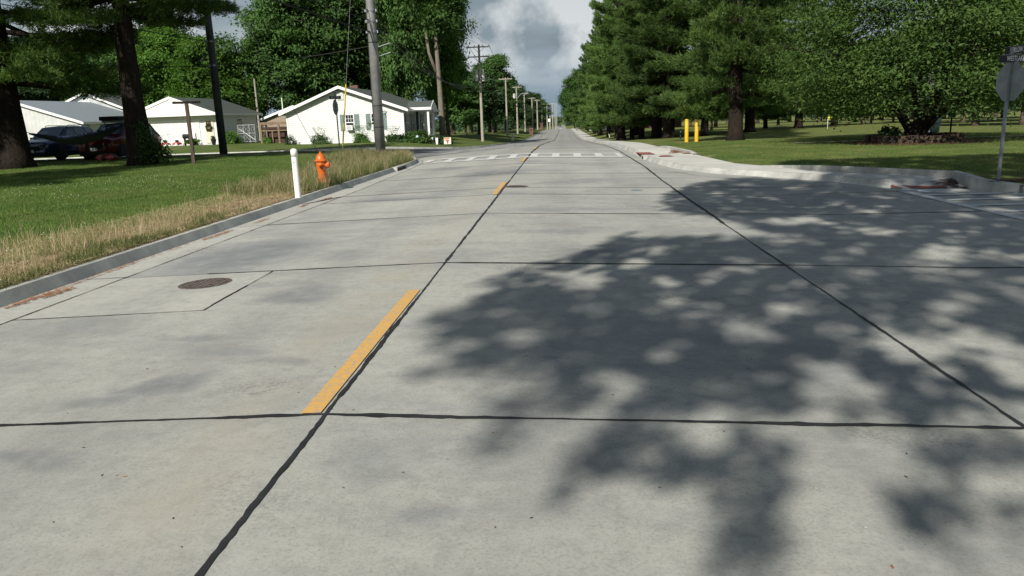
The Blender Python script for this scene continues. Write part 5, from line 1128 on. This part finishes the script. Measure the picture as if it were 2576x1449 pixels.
# wooden poles down the road
def wpole(xv, d, h, label, arms=1, trafo=0, lamp=0):
    p = AT(xv, 320, d); z = zlawn(p.x, d)-.03; t = empty('wooden_utility_pole', (p.x, d, z), 0, label, 'utility pole', 'wooden utility poles down the left side'); q = max(1, d/110)
    MB().lathe([(.17*q**.5, -.1), (.14*q**.5, h*.5), (.11*q**.5, h)], seg=10).build('pole', M['wood_pole'], t)
    for k in range(arms):
        zz = h-.25-k*1.0; MB().box((-1.2, -.2, zz-.06*q**.5), (1.2, -.09, zz+.06*q**.5)).build('crossarm', M['wood_pole'], t)
        m = MB(); 
        for x in (-1.1, -.45, .45, 1.1): m.lathe([(.03, zz+.07), (.055, zz+.1), (.055, zz+.16), (.03, zz+.2)], (x, -.15, 0), 8)
        m.build('insulator', M['ceramic'], t)
        m = MB(); m.tube([(-.6, -.14, zz-.05), (0, -.14, zz-.6)], .02, 5); m.tube([(.6, -.14, zz-.05), (0, -.14, zz-.6)], .02, 5); m.build('brace', M['galv'], t)
    if trafo == 1:
        for s in (-1, 1): MB().lathe([(.05, 0), (.16, .03), (.16, .75), (.10, .85), (.1, 1.2), (.05, 1.25)], (s*.36, -.05, h-3.8), 12).build('transformer', M['ceramic'], t)
    if trafo == 2: MB().lathe([(.26, 0), (.3, .04), (.3, .95), (.1, 1.05)], (-.5, -.1, h-2.6), 14).build('transformer', M['ceramic'], t)
    if lamp: m = MB(); m.tube([(0, 0, h-2.6), (1., 0, h-1.7), (2.1, 0, h-1.5)], .05*q**.5, 6); m.box((2., -.15, h-1.6), (2.6, .15, h-1.42)); m.build('lamp_arm', M['galv'], t)
    return p.x, d, z+h
WP = [wpole(1213, 84.5, 10.3, 'nearest weathered wooden pole with two crossarms and two white transformers', 2, 1),
      wpole(1276, 139, 10.3, 'second wooden pole from the front, tilted look, one crossarm', 1),
      wpole(1302, 171, 10.3, 'third wooden pole with a white can transformer and a lamp arm', 1, 2, 1),
      wpole(1321, 211, 10.3, 'fourth wooden pole from the front with a pale top', 1),
      wpole(1340, 250, 10.3, 'fifth wooden pole, rising behind the brick pillar', 1),
      wpole(1352.5, 285, 11, 'sixth wooden pole from the front', 1), wpole(1364, 320, 11, 'seventh wooden pole with a street lamp arm', 1, 0, 1),
      wpole(1377, 372, 13, 'eighth wooden pole, thin against the sky', 1), wpole(1384, 430, 15, 'ninth wooden pole beyond the crest', 1), wpole(1391, 500, 17, 'tenth wooden pole beyond the crest', 1), wpole(1397, 580, 19, 'second to last wooden pole near the vanishing point', 1), wpole(1401, 680, 20, 'last visible wooden pole near the vanishing point', 1)]
names = ['first', 'second', 'third', 'fourth', 'fifth']
for i in range(5):
    a, b = WP[i], WP[i+1]
    for j, (dx, dz) in enumerate(((-1.1, 0), (1.1, 0), (0, -3.2))):
        wire((a[0]+dx, a[1]-.15, a[2]+dz-.05), (b[0]+dx, b[1]-.15, b[2]+dz-.05), 1.0, .022+.007*i, '%s running between the %s and %s wooden poles' % (('outer power wire', 'road-side power wire', 'low communication cable')[j], names[i], (names+['sixth'])[i+1]))
a = (-8.36, 35); b = WP[0]
for k, (za, dx, zb, r) in enumerate(((12.9, -1.1, 0, .012), (12.9, 1.1, 0, .012), (12.2, 0, .1, .012), (5.5, 0, -3.6, .022), (5.95, 0, -4.1, .026), (6.4, 0, -4.6, .022))):
    wire((a[0], a[1], za), (b[0]+dx, b[1]-.15, b[2]+zb), 1.3 if k > 2 else 1.6, r, '%s strung from the grey steel pole to the first wooden pole' % ('outer top power wire', 'road-side top power wire', 'middle top wire', 'upper thick cable', 'middle thick cable', 'lowest thick cable')[k])
for k, (za, xv, yv, yy, r) in enumerate(((5.5, 650, 0, 26.2, .034), (6.0, 760, 0, 29.5, .022), (6.4, 840, 0, 32, .016))):
    e = AT(xv, yv, yy); A = Vector((a[0], a[1], za)); E = A+(e-A)*(4. if k == 0 else 6 if k == 1 else 10); E.z = A.z+1.5; wire(A, E, .0, r, '%s cable running from the grey steel pole toward the upper left' % ('thick', 'thinner', 'thinnest')[k])
wire((-8.36, 35, 4.95), (-16.7, 37, 4.55), .15, .018, 'cable linking the grey steel pole with the dark pole'); wire((-16.7, 37, 4.5), (-30, 33, 5.6), .3, .018, 'cable running left from the dark pole behind the pine trunk')
wire((-16.7, 37, 5.6), (-31, 22, 9), .2, .018, 'cable from the dark pole to the upper left corner through the pine boughs'); wire((-16.7, 37, 8.5), (-8.36, 35, 7.5), .1, .014, 'upper cable between the two steel poles')
# rear timber poles near the house
for (x, y0, d, zt, l) in ((651, 308, 79, None, 'thin bare wooden pole behind the lumber frame'), (830, 223, 84, None, 'bare grey pole top showing above the white house roof')):
    p = AT(x, y0, d); tz = AT(x-3, 198, d).z; t = empty('thin_pole', (p.x, d, zlawn(p.x, d)), 0, l, 'pole'); MB().lathe([(.12, 0), (.09, tz-t.location.z)], seg=8).build('pole', M['wood_pole'], t); MB().lathe([(.1, tz-t.location.z), (.1, tz-t.location.z+.03)], seg=8).build('cap', M['galv'], t)
# stop signs
M['sign_back'] = plain('aluminium_sign_back', (.28, .30, .30), .6, .1); M['sign_black'] = plain('black_sign_face', (.012, .013, .016), .4); M['letter'] = plain('white_lettering', (.72, .74, .74), .5)
M['stop_red'] = plain('stop_red', (.5, .02, .02), .4)
def stopsign(loc, yaw, size, h, plates, label, nm):
    """yaw: heading of the face that carries the legend"""
    t = empty('stop_sign', loc, 0, label, 'stop sign', 'stop signs with street names'); m = MB(); m.box((-.028, -.02, -.1), (.028, .02, h+size+.26)); m.build('post', M['galv'], t)
    r = size/2/math.cos(math.pi/8); zc = h+size/2; c, s = math.cos(yaw), math.sin(yaw)
    def oc(rr, d): return [(c*d-s*rr*math.cos(R(22.5+45*k)), s*d+c*rr*math.cos(R(22.5+45*k)), zc+rr*math.sin(R(22.5+45*k))) for k in range(8)]
    MB().prism(oc(r, .034), (c*.004, s*.004, 0)).build('plate', M['sign_back'], t)
    f = MB().prism(oc(r*.96, .0385), (c*.002, s*.002, 0)).build('face', M['stop_red'], t)
    text_mesh('legend', 'STOP', size*.36, M['letter'], f, (c*.042, s*.042, zc), (R(90), 0, yaw+R(90)), .001, .8)
    for (body, w, z, a, off) in plates:
        pl = MB(); pl.box((-w/2, -.004, -.078), (w/2, .004, .078)); o = pl.build('name_plate', M['sign_black'], t); o.location = (off[0], off[1], z); o.rotation_euler = (0, 0, a)
        rim = MB(); 
        for q in ((-w/2, -.0055, .068, w/2, -.0045, .074), (-w/2, -.0055, -.074, w/2, -.0045, -.068)): rim.box(q[:3], q[3:])
        rim.build('border', M['galv'], o)
        for sgn in (0, 1): text_mesh('name_text', body, .14, M['letter'], o, (0, -.006 if not sgn else .006, -.002), (R(90), 0, R(180)*sgn), .001, .5 if w > .65 else .9)
    return t
pw = AT(2545, 138, 16).z-zlawn(8.76, 16)
rs = stopsign((8.76, 16, zlawn(8.76, 16)-.02), R(11), .74, 1.60, [('WESTLAKE DR', .74, 2.40, R(3), (.125, -.03)), ('HOLLOW AVE', .72, 2.575, R(-76), (.21, .12))], 'back of grey stop sign under black WESTLAKE and HOLLOW AVE plates at right edge', 'R')
ls = stopsign((-11.3, 38.5, .22), R(176), .74, 1.80, [('BAXTER', .60, 2.64, R(-4), (0, -.03)), ('HOLLOW', .6, 2.82, R(-82), (0, 0))], 'dark edge-on stop sign with a black BAXTER name plate before the white house', 'L')
# utility pedestal, pillars, far signs
p = AT(1290, 346, 118); t = empty('utility_pedestal', (p.x, 118, zlawn(p.x, 118)), 0, 'cream utility pedestal box on the left verge beside the second wooden pole', 'utility box'); MB().box((-.23, -.2, 0), (.23, .2, .95)).build('cabinet', plain('cream_box', (.7, .68, .56), .5), t, bevel=.05); MB().box((-.04, -.215, .62), (.04, -.201, .76)).build('label_plate', M['dark'], t)
def pillar(x, y, w, h, l, top=True):
    t = empty('brick_pillar', (x, y, zlawn(x, y)), 0, l, 'brick pillar', 'brick mailbox pillars'); MB().box((-w/2, -w/2, -.2), (w/2, w/2, h)).build('shaft', M['brick'], t); MB().box((-w/2-.06, -w/2-.06, h), (w/2+.06, w/2+.06, h+.12)).build('cap', M['dark'], t, bevel=.02)
    MB().box((-.18, -w/2-.02, h-.6), (.18, -w/2-.002, h-.3)).build('mailbox_door', M['dark'], t)
pillar(-6.8, 170, .85, 1.55, 'brick mailbox pillar with a dark cap on the left verge'); pillar(-6.9, 262, .9, 2.2, 'farther brick pillar at the crest of the road')
p = AT(1451, 318, 215); t = empty('road_sign', (p.x, 215, zlawn(p.x, 215)), 0, 'pale sign on a post beside the far end of the sidewalk', 'sign'); MB().tube([(0, 0, 0), (0, 0, 1.9)], .06, 6).build('post', M['galv'], t); MB().box((-.25, -.06, 1.3), (.25, -.03, 2.1)).build('panel', M['pvc'], t); MB().box((-.3, -.2, 0), (.3, .2, .25)).build('base', M['brick'], t)
p = AT(1382, 320, 300); t = empty('road_sign', (p.x, 300, zlawn(p.x, 300)), 0, 'small white sign at the left of the far crest', 'sign'); MB().tube([(0, 0, 0), (0, 0, 4.)], .08, 6).build('post', M['galv'], t); MB().box((-.45, -.1, 3.2), (.45, -.05, 4.3)).build('panel', M['pvc'], t)
# park things
p = at(2347, 45); t = empty('trash_bin', p, 0, 'dark green wheeled trash bin behind the stone planter', 'trash bin'); m = MB(); m.v = [(x*s, y*s, z) for z, s in ((0, .22), (.85, .3)) for x, y in ((-1, -1), (1, -1), (1, 1), (-1, 1))]; m.f = [(0, 3, 2, 1), (4, 5, 6, 7)]+[(i, (i+1) % 4, 4+(i+1) % 4, 4+i) for i in range(4)]; m.build('bin', plain('dark_green_bin', (.015, .035, .028), .5), t, bevel=.02); MB().box((-.33, -.34, .85), (.33, .32, .93)).build('lid', plain('black_lid', (.02, .025, .025), .4), t, bevel=.03)
p = at(2332, 44); t = empty('grey_post', p, 0, 'tall weathered grey post left of the trash bin', 'post'); MB().box((-.12, -.1, 0), (.12, .1, 3.2)).build('post', plain('weathered_board', (.24, .24, .22), .9), t); MB().box((-.15, -.13, .9), (.15, .13, 1.0)).build('band', M['galv'], t)
p = at(2391, 34.3); t = empty('ball_washer_post', p, 0, 'thin black post with a dark green fitting right of the stone planter', 'post'); MB().tube([(0, 0, 0), (0, 0, .95)], .035, 8).build('post', M['dark'], t); MB().box((-.13, -.08, .95), (.13, .08, 1.2)).build('fitting', plain('green_fitting', (.01, .06, .035), .4), t, bevel=.03)
p = at(2081, 75); t = empty('golf_flag', p, 0, 'small yellow golf flag on the distant green', 'flag'); MB().tube([(0, 0, 0), (0, 0, 1.5)], .02, 6).build('pole', M['pvc'], t); MB().prism([(0, 0, 1.5), (.16, 0, 1.15), (.3, .03, .92), (0, 0, .85)], (0, .01, 0)).build('flag', plain('yellow_flag', (.75, .62, .04), .7), t)
# hammock
def hammock():
    a = AT(73, 334, 31.0); b = AT(308, 311, 30.6); t = empty('hammock', tuple(a), 0, 'dark blue hammock slung between the two dark pine trunks', 'hammock'); nu, nv = 26, 6; V = []; F = []
    for i in range(nu+1):
        u = i/nu; c = a.lerp(b, u); zt = AT(73+235*u, 334-23*u+ (18*4*u*(1-u)+14*math.sin(math.pi*u)**2)*.55, 31).z; zb = AT(73+235*u, 334-23*u+4*u*(1-u)*40, 31).z
        for j in range(nv+1): v = j/nv; V.append((c.x-a.x, c.y-a.y-.35*math.sin(math.pi*u)*math.cos(math.pi*v), (zt*(1-v)+zb*v)-a.z-.06*math.sin(math.pi*v)))
    for i in range(nu):
        for j in range(nv): q = i*(nv+1)+j; F.append((q, q+nv+1, q+nv+2, q+1))
    o = addobj('cloth', mesh_np('hammock_cloth', V, F), plain('navy_cloth', (.004, .012, .04), .7), t, True); s = o.modifiers.new('t', 'SOLIDIFY'); s.thickness = .012
    m = MB(); e = AT(326, 300, 30.6)-a; m.tube([tuple(b-a), tuple(e)], .012, 5); l = AT(-60, 298, 30.0)-a; m.tube([(0, 0, 0), tuple(l)], .012, 5); m.build('rope', M['wire'], t)
hammock()
g = np.random.default_rng(6); p = G(272, 404); t = empty('red_bag', p, .3, 'crumpled dark red bag lying on the shaded grass left of the second trunk', 'bag'); m = MB(); m.lathe([(.02, 0), (.38, .03), (.42, .12), (.25, .24), (.05, .3)], seg=14); m.v = [(x*1.3+g.normal()*.03, y*.8+g.normal()*.03, z+g.normal()*.02) for x, y, z in m.v]; m.build('bag', plain('dark_red_vinyl', (.12, .015, .015), .6), t); MB().tube([(.5, 0, .12), (1.1, .2, .2)], .015, 5).build('handle', M['galv'], t)
# mowers
def mower(x, y, rz, label):
    t = empty('lawn_mower', (x, y, zlawn(x, y)+.05), rz, label, 'lawn mower', 'red lawn mowers before the garage'); MB().lathe([(.3, .08), (.34, .1), (.32, .24), (.16, .28)], seg=12).build('deck', M['mower_red'], t); MB().lathe([(.14, .28), (.14, .42), (.08, .46)], seg=12).build('engine', M['dark'], t)
    for a in (-.3, .3):
        for b in (-.3, .3): MB().lathe([(.12, -.03), (.12, .03)], (a, b, .12), 12, 'X').build('wheel', M['pvc'], t)
    m = MB(); m.tube([(-.2, .3, .2), (-.2, 1.0, .95)], .014, 5); m.tube([(.2, .3, .2), (.2, 1.0, .95)], .014, 5); m.tube([(-.2, 1., .95), (.2, 1., .95)], .014, 5); m.build('handle', M['galv'], t)
M['mower_red'] = plain('mower_red', (.5, .02, .02), .35)
mower(-34.4, 62.8, R(-70), 'red lawn mower with upright handle farthest left before the garage door'); mower(-33.3, 62.9, R(80), 'red lawn mower beside its twin, nearer the smoker grill'); mower(-32.4, 63.1, R(60), 'low red mower nearest the clothesline post')
t = empty('smoker_grill', onl(-31.9, 64.0), 0, 'small black smoker grill with a chimney before the garage wall', 'grill'); MB().lathe([(.2, -.35), (.2, .35)], (0, 0, .8), 14, 'X').build('barrel', M['dark'], t); MB().tube([(.3, 0, .9), (.3, 0, 1.45)], .05, 8).build('chimney', M['dark'], t)
for x in (-.25, .25): MB().box((x-.02, -.15, 0), (x+.02, .15, .62)).build('leg', M['dark'], t)
t = empty('flower_pot', onl(-29.5, 63.7), 0, 'black flower pot with tan plants right of the garage door', 'pot'); MB().lathe([(.13, 0), (.22, .45), (.24, .45), (.24, .5)], seg=14).build('pot', M['dark'], t); leafblob('plant', [(0, 0, .58)], 160, .08, .06, M['leaf_olive'], t, 8)
# ================================================================ CARS
M['tyre'] = plain('tyre_rubber', (.015, .015, .015), .85); M['rim'] = met('alloy_rim', (.35, .37, .38), .3, .8); M['cglass'] = plain('car_glass', (.05, .075, .085), .04, 0, .8, .2, .8)
def suv(name, loc, rz, paintc, label, prof2, group, rackbox=False, detail=True, cat='car'):
    t = empty(name, loc, rz, label, cat, group); pm = plain(name+'_paint', paintc, .16, .25, .7, .05)
    S = prof2; lv = []
    for s, w, zb, zt, wt in S:
        half = [(w*.86, .24), (w*.985, .42), (w, .72), (w*.975, zb), (wt, zt-.02), (wt*.6, zt+.015), (0, zt+.02)]
        lv.append([(x, s, z) for x, z in half]+[(-x, s, z) for x, z in half[-2::-1]])
    n = len(lv[0]); V = [p for r in lv for p in r]; F = []; ws = []; sg = {1: [], -1: []}
    for i in range(len(S)-1):
        for k in range(n-1):
            F.append((i*n+k, (i+1)*n+k, (i+1)*n+k+1, i*n+k+1))
        F.append((i*n, i*n+n-1, (i+1)*n+n-1, (i+1)*n))
    F += [tuple(range(n))[::-1], tuple((len(S)-1)*n+k for k in range(n))]
    m = MB(); m.v = V; m.f = F; b = m.build('body', pm, t, True); b.modifiers.new('b', 'BEVEL').width = .03; b.modifiers['b'].segments = 2; b.modifiers.new('es', 'EDGE_SPLIT').split_angle = R(32)
    def quad(pts, nm, mat, off):
        nrm = (Vector(pts[1])-Vector(pts[0])).cross(Vector(pts[2])-Vector(pts[0])).normalized()
        if nrm.dot(Vector(off)) < 0: nrm = -nrm
        return MB().prism([tuple(Vector(p)+nrm*.022) for p in pts], nrm*-.03).build(nm, mat, t)
    c, r = S[3], S[4]; L = lambda a, b, u: a+(b-a)*u
    f = lambda u, sx, k=.93: (sx*L(c[4], r[4], u)*k, L(c[0], r[0], u), L(c[3], r[3], u)+.01)
    quad([f(.04, -1), f(.04, 1), f(.93, 1), f(.93, -1)], 'windshield', M['cglass'], (0, -1, 1))
    q = S[6]; q2 = S[7]; quad([(-q[4]*.85, L(q[0], q2[0], .1), L(q[3], q2[3], .1)), (q[4]*.85, L(q[0], q2[0], .1), L(q[3], q2[3], .1)), (q2[4]*.85, L(q[0], q2[0], .9), L(q[3], q2[3], .9)), (-q2[4]*.85, L(q[0], q2[0], .9), L(q[3], q2[3], .9))], 'rear_window', M['cglass'], (0, 1, 1))
    def side(s, u, sx):                      # point on the side glass at station s, height fraction u
        for a, b2 in zip(S, S[1:]):
            if a[0] <= s <= b2[0]:
                k = (s-a[0])/(b2[0]-a[0]); w, zb, zt, wt = [L(a[j], b2[j], k) for j in (1, 2, 3, 4)]; return (sx*L(w*.975, wt, u), s, L(zb, zt-.02, u))
    s0 = c[0]+.15
    for sx in (-1, 1):
        for a0, a1, b0, b1 in ((s0+.1, s0+.62, s0+1.05, s0+1.05), (s0+1.12, s0+1.12, s0+1.95, s0+1.9), (s0+2.03, s0+1.98, s0+2.72, s0+2.5)):
            quad([side(a0, .1, sx), side(b0, .1, sx), side(b1, .86, sx), side(a1, .86, sx)], 'side_window', M['cglass'], (sx, 0, .3))
        for wy in (.88, 3.6):
            MB().lathe([(.44, -.03), (.44, .0), (.40, .012)], (sx*.9, wy, .38), 22, 'X').build('wheel_arch', M['dark'], t).scale = (1, 1, 1)
            w = MB().lathe([(.24, -.12), (.36, -.12), (.37, -.06), (.37, .07), (.35, .11), (.25, .11)], (0, 0, 0), 24, 'X').build('wheel', M['tyre'], t, True); w.location = (sx*.86, wy, .37); w.scale = (sx, 1, 1)
            rm = MB(); rm.lathe([(.25, .06), (.25, .105), (.225, .105), (.225, .06)], seg=22, axis='X')
            for k in range(5):
                a = R(72*k); rm.prism([(.085, .05*math.cos(a+1.57)+.03*math.cos(a), .05*math.sin(a+1.57)+.03*math.sin(a)), (.085, -.05*math.cos(a+1.57)+.03*math.cos(a), -.05*math.sin(a+1.57)+.03*math.sin(a)), (.085, .23*math.cos(a)-.02*math.cos(a+1.57), .23*math.sin(a)-.02*math.sin(a+1.57)), (.085, .23*math.cos(a)+.02*math.cos(a+1.57), .23*math.sin(a)+.02*math.sin(a+1.57))], (.02, 0, 0))
            rm.build('rim', M['rim'], w)
        MB().box((sx*.93-.0, c[0]+.42, 1.0), (sx*1.10, c[0]+.56, 1.14)).build('mirror', pm, t, bevel=.03)
        MB().prism([(sx*.84, .015, .66), (sx*.45, -.015, .66), (sx*.45, -.01, .78), (sx*.86, .10, .82)], (0, .05, 0)).build('headlight', M['ceramic'] if not detail else M['cglass'], t)
        MB().box((sx*.82, 4.52, .8), (sx*.62, 4.61, 1.0)).build('tail_light', M['stop_red'], t)
        if detail: MB().tube([(sx*.56, r[0]+.15, r[3]+.02), (sx*.56, r[0]+.3, r[3]+.09), (sx*.56, 3.9, r[3]+.07), (sx*.56, 4.05, r[3]-.0)], .018, 6).build('roof_rail', M['dark'], t)
    MB().box((-.42, -.03, .50), (.42, .02, .72)).build('grille', M['dark'], t, bevel=.01); MB().box((-.16, -.06, .42), (.16, -.035, .56)).build('licence_plate', M['ceramic'], t); MB().box((-.8, .05, .2), (.8, 4.5, .3)).build('underbody', M['dark'], t)
    MB().box((-.72, -.045, .26), (.72, .02, .40)).build('lower_grille', M['dark'], t, bevel=.01)
    m = MB(); [m.box((sx*.925-.004, s0+1.08, .45), (sx*.925+.004, s0+1.095, 1.0)) for sx in (-1, 1)]; m.build('door_gap', M['dark'], t)
    return t
SV = [(0, .74, .66, .70, .62), (.10, .86, .80, .90, .70), (.9, .925, .92, 1.02, .72), (1.15, .93, .97, 1.07, .73), (1.95, .93, 1.01, 1.60, .60), (3.0, .93, 1.03, 1.65, .62), (4.0, .92, 1.05, 1.58, .60), (4.45, .90, 1.05, 1.18, .66), (4.6, .84, .86, .92, .70)]
SV2 = [(0, .74, .72, .76, .62), (.10, .88, .88, .97, .72), (.85, .925, 1.0, 1.08, .74), (1.2, .93, 1.02, 1.13, .74), (1.85, .93, 1.05, 1.66, .62), (3.0, .93, 1.06, 1.70, .64), (4.1, .92, 1.06, 1.66, .63), (4.45, .91, 1.05, 1.3, .68), (4.6, .86, .92, .98, .72)]
suv('dark_blue_suv', (-25.45, 35.4, zlawn(-25.4, 37.5)), 0, (.02, .04, .10), 'dark blue SUV parked facing the street, left of the red one', SV, 'SUVs parked under the pines')
rc = suv('dark_red_suv', (-22.1, 35.1, zlawn(-22, 37.5)), 0, (.11, .012, .014), 'dark red SUV with a roof box, half hidden by the pine trunk', SV2, 'SUVs parked under the pines')
t = empty('roof_box', (-22.1, 37.2, rc.location.z+1.80), 0, 'black cargo carrier strapped on the roof of the dark red SUV', 'roof box'); MB().box((-.5, -.6, .02), (.5, .9, .22)).build('case', M['dark'], t, bevel=.04); MB().box((-.55, -.3, -.08), (.55, -.22, .02)).build('rack_bar', M['galv'], t); MB().box((-.55, .5, -.08), (.55, .58, .02)).build('rack_bar', M['galv'], t)
suv('white_car', (-1.0, 470, zroad(-1, 470)+.1), 0, (.7, .7, .7), 'white car far off on the road near the vanishing point', SV, 'distant cars', detail=False)
suv('parked_red_car', (17.5, 175, zlawn(17.5, 176)), R(70), (.5, .03, .02), 'tiny red car glimpsed between the dark pine trunks', SV, 'distant cars', detail=False)
suv('parked_white_car', (9.5, 140, zlawn(9.5, 141)), R(70), (.7, .7, .7), 'tiny white car glimpsed beside the roadside clump of pines', SV, 'distant cars', detail=False)
